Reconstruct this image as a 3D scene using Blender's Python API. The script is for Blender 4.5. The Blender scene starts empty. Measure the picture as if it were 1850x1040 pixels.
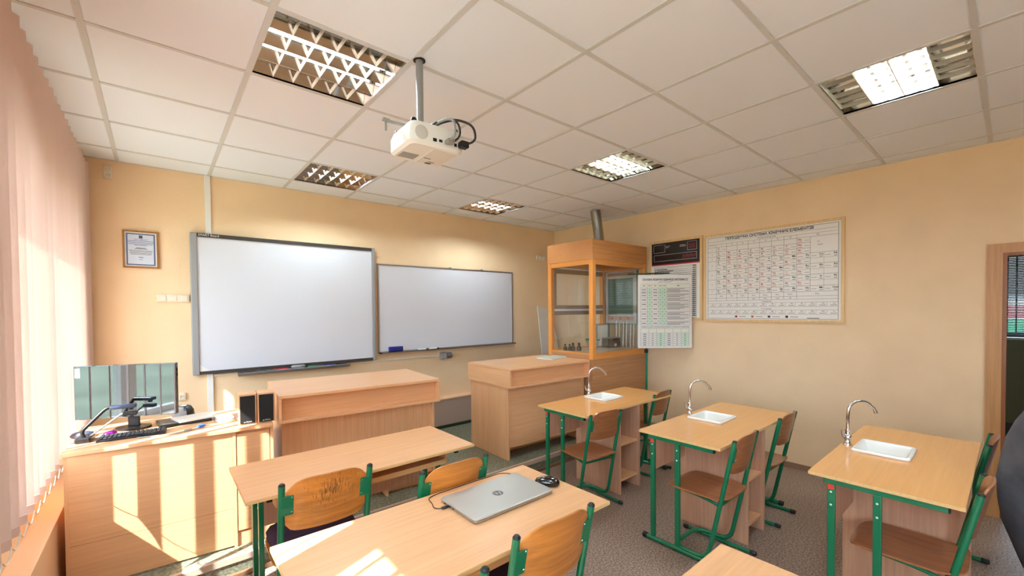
import bpy, bmesh, math, random
from mathutils import Vector, Matrix
random.seed(7)
S = bpy.context.scene
COL = S.collection
# ------------------------------------------------------------------ camera
PX_F, YAW, PITCH, ROLL, SHY = 761.6859, .6999, -.0194, -.0085, 53.3522
CX, CY, CZ = .222, -1.9171, 1.59
def ray(px, py):
    x = (px - 925) / PX_F; y = (py - 520 - SHY) / PX_F
    x, y = x * math.cos(ROLL) + y * math.sin(ROLL), -x * math.sin(ROLL) + y * math.cos(ROLL)
    d = math.cos(PITCH) + y * math.sin(PITCH); u = math.sin(PITCH) - y * math.cos(PITCH)
    return Vector((x * math.cos(YAW) + d * math.sin(YAW), -x * math.sin(YAW) + d * math.cos(YAW), u))
def onz(px, py, z):
    r = ray(px, py); return Vector((CX, CY, CZ)) + r * ((z - CZ) / r.z)
fw = ray(925, 520 + SHY); rt = ray(925 + PX_F, 520 + SHY) - fw; up = fw - ray(925, 520 + SHY + PX_F)
cam = bpy.data.objects.new('camera', bpy.data.cameras.new('camera')); COL.objects.link(cam)
cam.matrix_world = Matrix(((rt.x, up.x, -fw.x, CX), (rt.y, up.y, -fw.y, CY), (rt.z, up.z, -fw.z, CZ), (0, 0, 0, 1)))
cam.data.sensor_width = 36; cam.data.lens = 36 * PX_F / 1850; cam.data.shift_y = SHY / 1850
cam.data.clip_start = .05; cam.data.clip_end = 300
S.camera = cam
# ------------------------------------------------------------------ world, sun, exposure
W = bpy.data.worlds.new('sky'); S.world = W; W.use_nodes = True
W.node_tree.nodes['Background'].inputs[0].default_value = (.58, .80, 1.0, 1)
W.node_tree.nodes['Background'].inputs[1].default_value = 7.5
sun = bpy.data.objects.new('sun', bpy.data.lights.new('sun', 'SUN')); COL.objects.link(sun)
sun.data.energy = 16; sun.data.color = (.90, .97, 1.0); sun.data.angle = math.radians(.55)
sun.rotation_euler = Vector((.631, .2515, -.734)).to_track_quat('-Z', 'Y').to_euler()
sun.location = (-6, -3, 7)
S.view_settings.view_transform = 'Standard'; S.view_settings.look = 'None'
S.view_settings.gamma = 1; S.view_settings.exposure = 0.92; S.view_settings.use_curve_mapping = False
cy = S.cycles
cy.use_denoising = True; cy.max_bounces = 10; cy.diffuse_bounces = 6; cy.glossy_bounces = 4
cy.transmission_bounces = 6; cy.transparent_max_bounces = 10
cy.caustics_reflective = False; cy.caustics_refractive = False; cy.sample_clamp_indirect = 6
LAMP = 94.0
# ------------------------------------------------------------------ materials
def lin(c):
    return tuple(((v / 255) / 12.92 if v / 255 <= .04045 else ((v / 255 + .055) / 1.055) ** 2.4) for v in c) + (1,)
MATS = {}
def mat(name, rgb, rough=.5, metal=0, bump=0, bscale=200, spec=.5, emit=0, var=0, vscale=6, coat=0):
    if name in MATS: return MATS[name]
    m = bpy.data.materials.new(name); m.use_nodes = True; nt = m.node_tree
    b = nt.nodes['Principled BSDF']
    b.inputs['Base Color'].default_value = lin(rgb); b.inputs['Roughness'].default_value = rough
    b.inputs['Metallic'].default_value = metal; b.inputs['Specular IOR Level'].default_value = spec
    b.inputs['Coat Weight'].default_value = coat
    if emit:
        b.inputs['Emission Color'].default_value = lin(rgb); b.inputs['Emission Strength'].default_value = emit
    if bump or var:
        tc = nt.nodes.new('ShaderNodeTexCoord')
    if bump:
        n = nt.nodes.new('ShaderNodeTexNoise'); n.inputs['Scale'].default_value = bscale; n.inputs['Detail'].default_value = 4
        bp = nt.nodes.new('ShaderNodeBump'); bp.inputs['Strength'].default_value = bump; bp.inputs['Distance'].default_value = .004
        nt.links.new(tc.outputs['Object'], n.inputs['Vector']); nt.links.new(n.outputs['Fac'], bp.inputs['Height'])
        nt.links.new(bp.outputs['Normal'], b.inputs['Normal'])
    if var:
        n2 = nt.nodes.new('ShaderNodeTexNoise'); n2.inputs['Scale'].default_value = vscale; n2.inputs['Detail'].default_value = 6
        r = nt.nodes.new('ShaderNodeValToRGB')
        r.color_ramp.elements[0].position = .35; r.color_ramp.elements[1].position = .65
        r.color_ramp.elements[0].color = lin([max(0, v * (1 - var)) for v in rgb]); r.color_ramp.elements[1].color = lin([min(255, v * (1 + var)) for v in rgb])
        nt.links.new(tc.outputs['Object'], n2.inputs['Vector']); nt.links.new(n2.outputs['Fac'], r.inputs['Fac'])
        nt.links.new(r.outputs['Color'], b.inputs['Base Color'])
    MATS[name] = m; return m
def wood(name, rgb, axis='x', rough=.35, contrast=.1, coat=0, fine=1.0):
    if name in MATS: return MATS[name]
    m = mat(name, rgb, rough, coat=coat); nt = m.node_tree; b = nt.nodes['Principled BSDF']
    tc = nt.nodes.new('ShaderNodeTexCoord'); mp = nt.nodes.new('ShaderNodeMapping')
    lo, hi = 1.3, 38 * fine
    mp.inputs['Scale'].default_value = {'x': (lo, hi, hi), 'y': (hi, lo, hi), 'z': (hi, hi, lo)}[axis]
    n = nt.nodes.new('ShaderNodeTexNoise'); n.inputs['Scale'].default_value = 1.6; n.inputs['Detail'].default_value = 6; n.inputs['Roughness'].default_value = .62
    n.inputs['Distortion'].default_value = .25
    r = nt.nodes.new('ShaderNodeValToRGB'); r.color_ramp.elements[0].position = .3; r.color_ramp.elements[1].position = .72
    r.color_ramp.elements[0].color = lin([v * (1 - contrast) * (1 if i < 1 else .985) for i, v in enumerate(rgb)])
    r.color_ramp.elements[1].color = lin([min(255, v * (1 + contrast * .6)) for v in rgb])
    nt.links.new(tc.outputs['Object'], mp.inputs['Vector']); nt.links.new(mp.outputs['Vector'], n.inputs['Vector'])
    nt.links.new(n.outputs['Fac'], r.inputs['Fac']); nt.links.new(r.outputs['Color'], b.inputs['Base Color'])
    return m
def worn(name, rgb):
    m = wood(name, rgb, 'x', .32, .16, coat=.3, fine=.6); nt = m.node_tree; b = nt.nodes['Principled BSDF']
    src = b.inputs['Base Color'].links[0].from_socket
    tc = nt.nodes.new('ShaderNodeTexCoord'); mp = nt.nodes.new('ShaderNodeMapping'); mp.inputs['Scale'].default_value = (150, 60, 38)
    n = nt.nodes.new('ShaderNodeTexNoise'); n.inputs['Scale'].default_value = 1; n.inputs['Detail'].default_value = 5
    g = nt.nodes.new('ShaderNodeTexGradient'); g.gradient_type = 'SPHERICAL'
    mg = nt.nodes.new('ShaderNodeMapping'); mg.inputs['Location'].default_value = (-.1, 1.2, -6.1); mg.inputs['Scale'].default_value = (6.5, 5, 7.6)
    mu = nt.nodes.new('ShaderNodeMath'); mu.operation = 'MULTIPLY_ADD'; mu.inputs[1].default_value = .34
    rp = nt.nodes.new('ShaderNodeValToRGB'); rp.color_ramp.elements[0].position = .68; rp.color_ramp.elements[1].position = .92
    mx = nt.nodes.new('ShaderNodeMix'); mx.data_type = 'RGBA'; mx.inputs['B'].default_value = lin((108, 76, 44))
    L = nt.links.new
    L(tc.outputs['Object'], mp.inputs[0]); L(mp.outputs[0], n.inputs['Vector']); L(tc.outputs['Object'], mg.inputs[0]); L(mg.outputs[0], g.inputs[0])
    L(g.outputs['Fac'], mu.inputs[0]); L(n.outputs['Fac'], mu.inputs[2]); L(mu.outputs[0], rp.inputs[0]); L(rp.outputs[0], mx.inputs['Factor']); L(src, mx.inputs['A']); L(mx.outputs['Result'], b.inputs['Base Color'])
    return m
def speckle(name, rgb, rgb2, rgb3, scale, rough, bump=.15):
    m = mat(name, rgb, rough); nt = m.node_tree; b = nt.nodes['Principled BSDF']
    tc = nt.nodes.new('ShaderNodeTexCoord')
    n = nt.nodes.new('ShaderNodeTexNoise'); n.inputs['Scale'].default_value = scale; n.inputs['Detail'].default_value = 3
    r = nt.nodes.new('ShaderNodeValToRGB'); e = r.color_ramp.elements
    e[0].position = .36; e[0].color = lin(rgb2); e[1].position = .64; e[1].color = lin(rgb3); x = e.new(.5); x.color = lin(rgb)
    bp = nt.nodes.new('ShaderNodeBump'); bp.inputs['Strength'].default_value = bump; bp.inputs['Distance'].default_value = .002
    nt.links.new(tc.outputs['Object'], n.inputs['Vector']); nt.links.new(n.outputs['Fac'], r.inputs['Fac'])
    nt.links.new(r.outputs['Color'], b.inputs['Base Color']); nt.links.new(n.outputs['Fac'], bp.inputs['Height']); nt.links.new(bp.outputs['Normal'], b.inputs['Normal'])
    return m
def clear(name, tint=(1, 1, 1), gl=.08, rough=.02):
    m = bpy.data.materials.new(name); m.use_nodes = True; nt = m.node_tree; nt.nodes.clear()
    o = nt.nodes.new('ShaderNodeOutputMaterial'); mx = nt.nodes.new('ShaderNodeMixShader'); mx.inputs[0].default_value = gl
    t = nt.nodes.new('ShaderNodeBsdfTransparent'); t.inputs[0].default_value = tint + (1,)
    g = nt.nodes.new('ShaderNodeBsdfGlossy'); g.inputs['Roughness'].default_value = rough
    nt.links.new(t.outputs[0], mx.inputs[1]); nt.links.new(g.outputs[0], mx.inputs[2]); nt.links.new(mx.outputs[0], o.inputs[0])
    MATS[name] = m; return m
def thinfabric(name, rgb, tr):
    m = bpy.data.materials.new(name); m.use_nodes = True; nt = m.node_tree; nt.nodes.clear()
    o = nt.nodes.new('ShaderNodeOutputMaterial'); mx = nt.nodes.new('ShaderNodeMixShader'); mx.inputs[0].default_value = tr
    d = nt.nodes.new('ShaderNodeBsdfDiffuse'); t = nt.nodes.new('ShaderNodeBsdfTranslucent')
    d.inputs[0].default_value = lin(rgb); t.inputs[0].default_value = lin(rgb)
    tc = nt.nodes.new('ShaderNodeTexCoord'); n = nt.nodes.new('ShaderNodeTexNoise'); n.inputs['Scale'].default_value = 300
    mp = nt.nodes.new('ShaderNodeMapping'); mp.inputs['Scale'].default_value = (1, 1, .15)
    bp = nt.nodes.new('ShaderNodeBump'); bp.inputs['Strength'].default_value = .12; bp.inputs['Distance'].default_value = .002
    nt.links.new(tc.outputs['Object'], mp.inputs[0]); nt.links.new(mp.outputs[0], n.inputs['Vector']); nt.links.new(n.outputs['Fac'], bp.inputs['Height']); nt.links.new(bp.outputs[0], d.inputs['Normal'])
    nt.links.new(d.outputs[0], mx.inputs[1]); nt.links.new(t.outputs[0], mx.inputs[2]); nt.links.new(mx.outputs[0], o.inputs[0])
    MATS[name] = m; return m
wall_m = mat('wall_paint', (241, 210, 169), .8, bump=.22, bscale=90, var=.012, vscale=3)
tile_m = mat('ceiling_tile', (238, 243, 252), .9, bump=.12, bscale=240)
grid_m = mat('grid_metal', (212, 212, 212), .5)
white_m = mat('white_plastic', (236, 234, 228), .4)
offw_m = mat('cream_plastic', (228, 216, 194), .45)
floor_m = speckle('floor_linoleum', (140, 118, 104), (104, 86, 74), (178, 154, 138), 95, .45)
pod_m = speckle('podium_linoleum', (116, 118, 98), (92, 96, 80), (142, 142, 122), 60, .4)
beech_x = wood('beech_x', (228, 176, 128), 'x', .33, .05)
beech_y = wood('beech_y', (228, 176, 128), 'y', .33, .05)
beech_z = wood('beech_z', (228, 176, 128), 'z', .36, .06)
edge_m = wood('beech_edge', (226, 188, 128), 'x', .4, .05)
orange_x = wood('orange_beech_x', (226, 166, 102), 'x', .2, .025)
orange_y = wood('orange_beech_y', (222, 162, 98), 'y', .3, .06)
pink_z = wood('pale_beech_z', (208, 160, 128), 'z', .4, .07)
pine_z = wood('pine_z', (232, 156, 74), 'z', .4, .08); pine_x = wood('pine_x', (226, 150, 72), 'x', .4, .08); pine_y = wood('pine_y', (228, 152, 72), 'y', .4, .08)
hood_x = wood('hood_board', (192, 138, 92), 'x', .4, .1)
ply_x = wood('plywood_x', (206, 132, 58), 'x', .3, .16, coat=.3, fine=.6)
ply_z = wood('plywood_z', (206, 132, 58), 'z', .3, .16, coat=.3, fine=.6)
worn_m = worn('worn_plywood', (206, 132, 58))
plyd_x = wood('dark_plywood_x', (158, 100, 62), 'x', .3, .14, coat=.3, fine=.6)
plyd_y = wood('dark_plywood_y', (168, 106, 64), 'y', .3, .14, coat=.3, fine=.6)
green_m = mat('green_enamel', (5, 112, 74), .3, coat=.3)
black_m = mat('black_plastic', (18, 18, 20), .35); blackr_m = mat('black_rubber', (22, 22, 22), .6)
chrome_m = mat('chrome', (225, 225, 228), .08, 1); alu_m = mat('aluminium', (178, 178, 176), .3, .85)
mirror_m = mat('mirror_aluminium', (205, 200, 192), .1, 1)
silver_m = mat('silver_lid', (186, 184, 178), .38, .55)
gray_m = mat('grey_plastic', (150, 150, 150), .4); dark_m = mat('dark_trim', (62, 56, 52), .4)
cer_m = mat('white_ceramic', (236, 234, 228), .12, coat=.6)
board_m = mat('whiteboard_face', (216, 217, 223), .28)
paper_m = mat('paper', (238, 234, 226), .6); ink_m = mat('black_ink', (42, 36, 36), .7); red_m = mat('red_ink', (196, 40, 56), .6)
fade_m = mat('grey_ink', (120, 112, 108), .7); pgreen_m = mat('pale_green_ink', (206, 227, 205), .6); pcream_m = mat('pale_cream_ink', (230, 229, 212), .6)
blue_m = mat('blue_plastic', (24, 36, 130), .35); bluei_m = mat('blue_ink', (78, 104, 170), .6)
purple_m = mat('purple_cloth', (46, 26, 54), .9, bump=.3, bscale=400)
door_m = wood('door_wood', (198, 146, 92), 'z', .4, .08)
frame_m = wood('frame_wood', (232, 196, 138), 'z', .35, .06)
brass_m = wood('walnut_frame', (160, 112, 52), 'z', .35, .1)
slat_m = thinfabric('blind_fabric', (249, 230, 221), .29)
weight_m = thinfabric('blind_hem', (238, 208, 196), .2)
glass_m = clear('window_glass', gl=.06); hglass_m = clear('hood_glass', (.97, .97, .95), .07)
jar_m = clear('clear_plastic', (.86, .87, .86), .12, .1); tube_m = clear('clear_tube', (.9, .9, .88), .2, .05)
lamp_m = mat('lit_tube', (228, 246, 255), .4, emit=LAMP)
acid_m = mat('paint_white_frame', (238, 238, 234), .35)
brown_m = mat('brown_glass', (52, 26, 14), .1, coat=.5); teal_m = mat('teal_print', (116, 160, 150), .6); tealc_m = mat('teal_cap', (60, 168, 150), .4)
ledge_m = mat('ledge_paint', (230, 188, 150), .6, bump=.1, bscale=60); boxg_m = mat('pipe_box_paint', (182, 158, 142), .5)
cloth_m = mat('grey_jacket_cloth', (86, 88, 95), .9, bump=.5, bscale=160, var=.08, vscale=10)
steel_m = mat('duct_metal', (150, 146, 140), .25, .9)
# ------------------------------------------------------------------ mesh helpers
class MB:
    def __init__(s): s.v = []; s.f = []
    def box(s, x0, x1, y0, y1, z0, z1):
        n = len(s.v); s.v += [(x, y, z) for z in (z0, z1) for y in (y0, y1) for x in (x0, x1)]
        s.f += [tuple(n + i for i in q) for q in ((0, 2, 3, 1), (4, 5, 7, 6), (0, 1, 5, 4), (2, 6, 7, 3), (0, 4, 6, 2), (1, 3, 7, 5))]; return s
    def bev(s, x0, x1, y0, y1, z0, z1, b=.003, seg=2):
        bm = bmesh.new(); bmesh.ops.create_cube(bm, size=1)
        for v in bm.verts: v.co = ((x0 + x1) / 2 + v.co.x * (x1 - x0), (y0 + y1) / 2 + v.co.y * (y1 - y0), (z0 + z1) / 2 + v.co.z * (z1 - z0))
        bmesh.ops.bevel(bm, geom=bm.edges[:], offset=b, segments=seg, affect='EDGES', profile=.5)
        s.bm(bm); return s
    def bm(s, bm, M=None):
        n = len(s.v); bm.verts.index_update()
        s.v += [tuple((M @ v.co) if M else v.co) for v in bm.verts]; s.f += [tuple(n + v.index for v in f.verts) for f in bm.faces]; bm.free()
    def loft(s, loops, cap0=True, cap1=True, closed=True):
        n = len(s.v); k = len(loops[0])
        for l in loops: s.v += [tuple(p) for p in l]
        for i in range(len(loops) - 1):
            for j in range(k if closed else k - 1):
                a, b = n + i * k + j, n + i * k + (j + 1) % k
                s.f.append((a, b, b + k, a + k))
        if cap0: s.f.append(tuple(n + j for j in reversed(range(k))))
        if cap1: s.f.append(tuple(n + (len(loops) - 1) * k + j for j in range(k)))
        return s
    def tube(s, pts, r, n=10, caps=True, ring=False, rs=None):
        pts = [Vector(p) for p in pts]; L = []
        t0 = (pts[1] - pts[0]).normalized(); ref = Vector((0, 0, 1)) if abs(t0.z) < .9 else Vector((1, 0, 0))
        u = t0.cross(ref).normalized()
        for i, p in enumerate(pts):
            a = pts[i - 1] if (i > 0 or ring) else p; b = pts[(i + 1) % len(pts)] if (i < len(pts) - 1 or ring) else p
            t = (b - a).normalized(); u = (u - t * u.dot(t)).normalized(); w = t.cross(u)
            rr = rs[i] if rs else r
            L.append([p + (u * math.cos(2 * math.pi * j / n) + w * math.sin(2 * math.pi * j / n)) * rr for j in range(n)])
        if ring: L.append(L[0]); caps = False
        return s.loft(L, caps, caps)
    def lathe(s, prof, c=(0, 0, 0), n=20, axis='z'):
        L = []
        for r, h in prof:
            l = []
            for j in range(n):
                a = 2 * math.pi * j / n; x, y = r * math.cos(a), r * math.sin(a)
                l.append({'z': (c[0] + x, c[1] + y, c[2] + h), 'x': (c[0] + h, c[1] + x, c[2] + y), 'y': (c[0] + y, c[1] + h, c[2] + x)}[axis])
            L.append(l)
        return s.loft(L)
    def prism(s, poly, a, b, axis='y'):
        f = {'y': lambda p, t: (p[0], t, p[1]), 'x': lambda p, t: (t, p[0], p[1]), 'z': lambda p, t: (p[0], p[1], t)}[axis]
        return s.loft([[f(p, a) for p in poly], [f(p, b) for p in poly]])
    def quad(s, a, b, c, d):
        n = len(s.v); s.v += [a, b, c, d]; s.f.append((n, n + 1, n + 2, n + 3)); return s
    def xf(s, M):
        s.v = [tuple(M @ Vector(v)) for v in s.v]; return s
def fillet(pts, r, seg=5):
    pts = [Vector(p) for p in pts]; out = [pts[0]]
    for i in range(1, len(pts) - 1):
        a, b, c = pts[i - 1], pts[i], pts[i + 1]
        d1, d2 = (a - b), (c - b); rr = min(r, d1.length * .49, d2.length * .49)
        p, q = b + d1.normalized() * rr, b + d2.normalized() * rr
        for k in range(seg + 1):
            t = k / seg; out.append(p * (1 - t) ** 2 + b * 2 * t * (1 - t) + q * t * t)
    return out + [pts[-1]]
def rrect(x0, x1, y0, y1, r, z, seg=4):
    P = []
    for cx, cy_, a0 in ((x1 - r, y1 - r, 0), (x0 + r, y1 - r, 90), (x0 + r, y0 + r, 180), (x1 - r, y0 + r, 270)):
        for k in range(seg + 1):
            a = math.radians(a0 + 90 * k / seg); P.append((cx + r * math.cos(a), cy_ + r * math.sin(a), z))
    return P
def mesh(name, mb, smooth=0):
    me = bpy.data.meshes.new(name); me.from_pydata(mb.v, [], mb.f); me.update()
    bm = bmesh.new(); bm.from_mesh(me); bmesh.ops.recalc_face_normals(bm, faces=bm.faces[:]); bm.to_mesh(me); bm.free()
    if smooth:
        me.polygons.foreach_set('use_smooth', [True] * len(me.polygons)); me.set_sharp_from_angle(angle=math.radians(smooth))
    return me
def obj(name, mb, m, parent=None, smooth=0, loc=None, rotz=0):
    me = mb if isinstance(mb, bpy.types.Mesh) else mesh(name, mb, smooth)
    o = bpy.data.objects.new(name, me); COL.objects.link(o)
    if m and not me.materials: me.materials.append(m)
    if parent: o.parent = parent
    if loc: o.location = loc
    if rotz: o.rotation_euler = (0, 0, rotz)
    return o
def tag(o, label, cat, group=None):
    o['label'] = label; o['category'] = cat
    if group: o['group'] = group
    return o
def thing(name, label, cat, loc=(0, 0, 0), rotz=0, group=None):
    o = bpy.data.objects.new(name, None); COL.objects.link(o); o.location = loc; o.rotation_euler = (0, 0, rotz); o.empty_display_size = .05
    return tag(o, label, cat, group)
def struct(name, mb, m, parent=None, smooth=0):
    o = obj(name, mb, m, parent, smooth)
    if not parent: o['kind'] = 'structure'
    return o
def dup(root, loc, rotz, label):
    r = root.copy(); COL.objects.link(r); r.location = loc; r.rotation_euler = (0, 0, rotz); r['label'] = label
    for ch in list(root.children):
        c = ch.copy(); COL.objects.link(c); c.parent = r
        for g in list(ch.children):
            d = g.copy(); COL.objects.link(d); d.parent = c
    return r
def B(*a): return MB().box(*a)
# flat print on a sheet: local x right, z up, facing -y
class Print:
    def __init__(s): s.r = {}; s.t = []
    def rect(s, m, x0, x1, z0, z1, e=0): s.r.setdefault(m.name, []).append((x0, x1, z0, z1, e))
    def hl(s, m, x0, x1, z, w=.0016): s.rect(m, x0, x1, z - w / 2, z + w / 2, .0003)
    def vl(s, m, x, z0, z1, w=.0016): s.rect(m, x - w / 2, x + w / 2, z0, z1, .0003)
    def frame(s, m, x0, x1, z0, z1, w=.003):
        s.hl(m, x0, x1, z0, w); s.hl(m, x0, x1, z1, w); s.vl(m, x0, z0, z1, w); s.vl(m, x1, z0, z1, w)
    def text(s, m, body, x, z, size, al='CENTER', width=None, bold=0): s.t.append((m, body, x, z, size, al, width, bold))
PRINTS = []
def build_print(P, parent, y, name='print'): PRINTS.append((P, parent, y, name))
def flush_prints():
    todo = []
    for P, parent, y, name in PRINTS:
        for m, body, x, z, size, al, width, bold in P.t:
            c = bpy.data.curves.new('t', 'FONT'); c.body = body; c.size = size; c.align_x = al; c.align_y = 'CENTER'; c.resolution_u = 2; c.offset = bold
            o = bpy.data.objects.new('t', c); COL.objects.link(o); todo.append((P, m, o, x, z, width))
    dg = bpy.context.evaluated_depsgraph_get(); dg.update()
    got = {}
    for P, m, o, x, z, width in todo:
        me = bpy.data.meshes.new_from_object(o.evaluated_get(dg))
        vs = [v.co.copy() for v in me.vertices]
        k = 1
        if width and vs:
            w = max(v.x for v in vs) - min(v.x for v in vs); k = width / w if w else 1
        got.setdefault((id(P), m.name), []).append(([(x + v.x * k, z + v.y) for v in vs], [tuple(p.vertices) for p in me.polygons]))
        bpy.data.meshes.remove(me)
    for _, _, o, *_r in todo:
        c = o.data; bpy.data.objects.remove(o); bpy.data.curves.remove(c)
    for P, parent, y, name in PRINTS:
        names = list(dict.fromkeys(list(P.r) + [m.name for m, *_ in P.t]))
        for mn in names:
            mb = MB()
            for x0, x1, z0, z1, e in P.r.get(mn, []):
                mb.quad((x0, y - .0006 - e, z0), (x1, y - .0006 - e, z0), (x1, y - .0006 - e, z1), (x0, y - .0006 - e, z1))
            for vs, fs in got.get((id(P), mn), []):
                n = len(mb.v); mb.v += [(vx, y - .0012, vz) for vx, vz in vs]; mb.f += [tuple(n + i for i in f) for f in fs]
            if not mb.f: continue
            me = bpy.data.meshes.new(name); me.from_pydata(mb.v, [], mb.f); me.update()
            obj(name, me, MATS[mn], parent)['kind'] = 'stuff'
# ------------------------------------------------------------------ room shell
X0, X1, YF, YB, H = -.29, 5.021, 2.738, -5.6, 2.807
PZ, PY = .13, 1.058            # podium height and front edge
struct('floor', B(X0 - .3, X1 + .15, YB - .2, YF + .2, -.15, 0), floor_m)
hall_m = mat('hall_floor', (104, 108, 112), .35, var=.08, vscale=8)
struct('floor_hall', B(X1 + .15, 9.0, -4.0, .2, -.15, 0), hall_m)
struct('ground', B(-40, 60, -50, 50, -1.1, -.9), mat('outside_ground', (120, 128, 104), .9, var=.15, vscale=.4))
WIN = [(.40, 2.35), (-2.93, -.40), (-5.45, -3.15)]; WZ0, WZ1 = .80, 2.363; XO = X0 - .3
wl = MB(); wl.box(XO, X0, YB, YF, 0, WZ0); wl.box(XO, X0, YB, YF, WZ1, H + .15)
edges = [YF] + [e for a, b in WIN for e in (b, a)] + [YB]
for i in range(0, len(edges), 2): wl.box(XO, X0, edges[i + 1], edges[i], WZ0, WZ1)
struct('wall_left', wl, wall_m)
struct('wall_front', B(XO, X1 + .15, YF, YF + .2, 0, H + .15), wall_m)
struct('wall_back', B(XO, X1 + .15, YB - .2, YB, 0, H + .15), wall_m)
DY0, DY1, DZ = -2.76, -1.868, 1.976
wr = MB(); wr.box(X1, X1 + .15, DY1, YF, 0, H + .15); wr.box(X1, X1 + .15, YB, DY0, 0, H + .15); wr.box(X1, X1 + .15, DY0, DY1, DZ, H + .15)
struct('wall_right', wr, wall_m)
# ceiling: slab, lay-in tiles and grid bars
ceil = struct('ceiling', B(XO, X1 + .15, YB - .2, YF + .2, H + .1, H + .2), mat('ceiling_void', (200, 196, 188), .9))
XS = [X0] + [.6 * i for i in range(0, 9)] + [X1]
YS = [YF] + [2.4 - .6 * j for j in range(0, 14)] + [YB]
LIGHTS = [(1, 4), (2, 1), (5, 4), (5, 1), (5, 7), (1, 7), (1, 10), (5, 10)]     # (grid column, row index into YS) of the luminaires
lset = {(i + 1, j) for i, j in LIGHTS}
tmesh = None
for i in range(len(XS) - 1):
    for j in range(len(YS) - 1):
        if (i, j) in lset: continue
        xa, xb, yb, ya = XS[i], XS[i + 1], YS[j], YS[j + 1]
        full = abs(xb - xa - .6) < 1e-4 and abs(yb - ya - .6) < 1e-4
        w, d = xb - xa - .006, yb - ya - .006
        if full and tmesh: me = tmesh
        else:
            me = mesh('ceiling_tile', MB().loft([[(-w / 2, -d / 2, .018), (w / 2, -d / 2, .018), (w / 2, d / 2, .018), (-w / 2, d / 2, .018)], [(-w / 2, -d / 2, .004), (w / 2, -d / 2, .004), (w / 2, d / 2, .004), (-w / 2, d / 2, .004)],
                [(-w / 2 + .014, -d / 2 + .014, 0), (w / 2 - .014, -d / 2 + .014, 0), (w / 2 - .014, d / 2 - .014, 0), (-w / 2 + .014, d / 2 - .014, 0)]]))
            if full: tmesh = me
        obj('ceiling_tile', me, tile_m, ceil, loc=((xa + xb) / 2, (ya + yb) / 2, H + .001))
for x in XS[1:-1]: obj('grid_bar', B(x - .012, x + .012, YB, YF, H - .003, H + .003), grid_m, ceil)
for y in YS[1:-1]:
    for i in range(len(XS) - 1):
        a = XS[i] + (.012 if i else 0); b = XS[i + 1] - (.012 if i < len(XS) - 2 else 0)
        obj('grid_bar', B(a, b, y - .0105, y + .0105, H - .002, H + .0035), grid_m, ceil)
tb = MB(); tb.box(X0, X1, YF - .012, YF, H - .003, H + .003); tb.box(X1 - .012, X1, YB, YF - .012, H - .003, H + .003); tb.box(X0, X0 + .012, YB, YF - .012, H - .003, H + .003)
obj('wall_angle', tb, grid_m, ceil)
# windows behind the blinds
for n, (a, b) in enumerate(WIN, 1):
    f = MB(); xa, xb = -.49, -.43
    f.box(xa, xb, a, b, WZ0, WZ0 + .05); f.box(xa, xb, a, b, WZ1 - .03, WZ1); f.box(xa, xb, a, a + .05, WZ0 + .05, WZ1 - .03); f.box(xa, xb, b - .05, b, WZ0 + .05, WZ1 - .03)
    w = struct('window_%d' % n, f, acid_m)
    m = 1.085 if n == 1 else (a + b) / 2; obj('mullion', B(xa, xb, m - .055, m + .055, WZ0 + .05, WZ1 - .03), acid_m, w)
    for p, q in ((a + .05, m - .055), (m + .055, b - .05)): obj('pane', B(-.463, -.457, p, q, WZ0 + .05, WZ1 - .03), glass_m, w)
    obj('window_sill', B(-.44, -.275, a + .002, b - .002, WZ0 - .02, WZ0 + .004), acid_m, w)
# ledge below the windows, baseboards, pipe box on the front wall
struct('trim_1', MB().bev(X0, -.193, YB, YF, 0.0, .52, .004), ledge_m)
struct('baseboard_right', MB().box(X1 - .016, X1, -1.78, 1.06, 0, .048).box(X1 - .02, X1, -1.78, 1.06, 0, .014), mat('baseboard_brown', (150, 116, 92), .45))
bx = MB(); bx.box(-.19, 4.0, 2.60, YF, PZ + .035, .482); struct('trim_2', bx, boxg_m)
struct('trim_3', B(-.19, 4.0, 2.595, YF, .482, .494), ledge_m)
struct('baseboard_front', B(-.19, 4.0, 2.588, YF, PZ, PZ + .034), mat('baseboard_green', (40, 58, 44), .4))
# podium
pod = thing('podium', 'low green linoleum podium along the front wall with beige edge strip', 'platform')
obj('podium_top', B(X0 + .1, X1 - .001, PY + .03, YF - .001, .012, PZ), pod_m, pod)
obj('edge_strip', MB().bev(X0 + .1, X1 - .002, PY, PY + .0295, PZ - .04, PZ, .003), mat('edge_strip_beige', (188, 166, 146), .4), pod)
obj('riser', B(X0 + .1, X1 - .002, PY + .008, PY + .0295, .03, PZ - .041), pod_m, pod)
obj('skirting', MB().bev(X0 + .1, X1 - .002, PY - .012, PY + .0295, .001, .0295, .004), mat('skirting_brown', (128, 92, 66), .45), pod)
# doorway and the room beyond
d1 = struct('door_1', MB().box(X1 - .018, X1 - .0005, DY1, DY1 + .08, 0, DZ + .07).box(X1 - .018, X1 - .0005, DY0 - .08, DY0, 0, DZ + .07).box(X1 - .018, X1 - .0005, DY0, DY1, DZ, DZ + .07), door_m)
obj('door_lining', MB().box(X1 - .012, X1 + .15, DY1 - .022, DY1 - .0005, 0, DZ).box(X1 - .012, X1 + .15, DY0 + .0005, DY0 + .022, 0, DZ).box(X1 - .012, X1 + .15, DY0 + .022, DY1 - .022, DZ - .022, DZ), wood('door_lining', (150, 92, 52), 'z', .4, .08), d1)
hw_m = mat('hall_wall', (176, 168, 132), .8)
hwin = (-3.2, -1.2, 1.16, 2.4)
h = MB(); h.box(9, 9.2, -4.2, .4, 0, hwin[2]); h.box(9, 9.2, -4.2, .4, hwin[3], 2.95); h.box(9, 9.2, -4.2, hwin[0], hwin[2], hwin[3]); h.box(9, 9.2, hwin[1], .4, hwin[2], hwin[3])
struct('wall_hall_far', h, hw_m)
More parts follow.
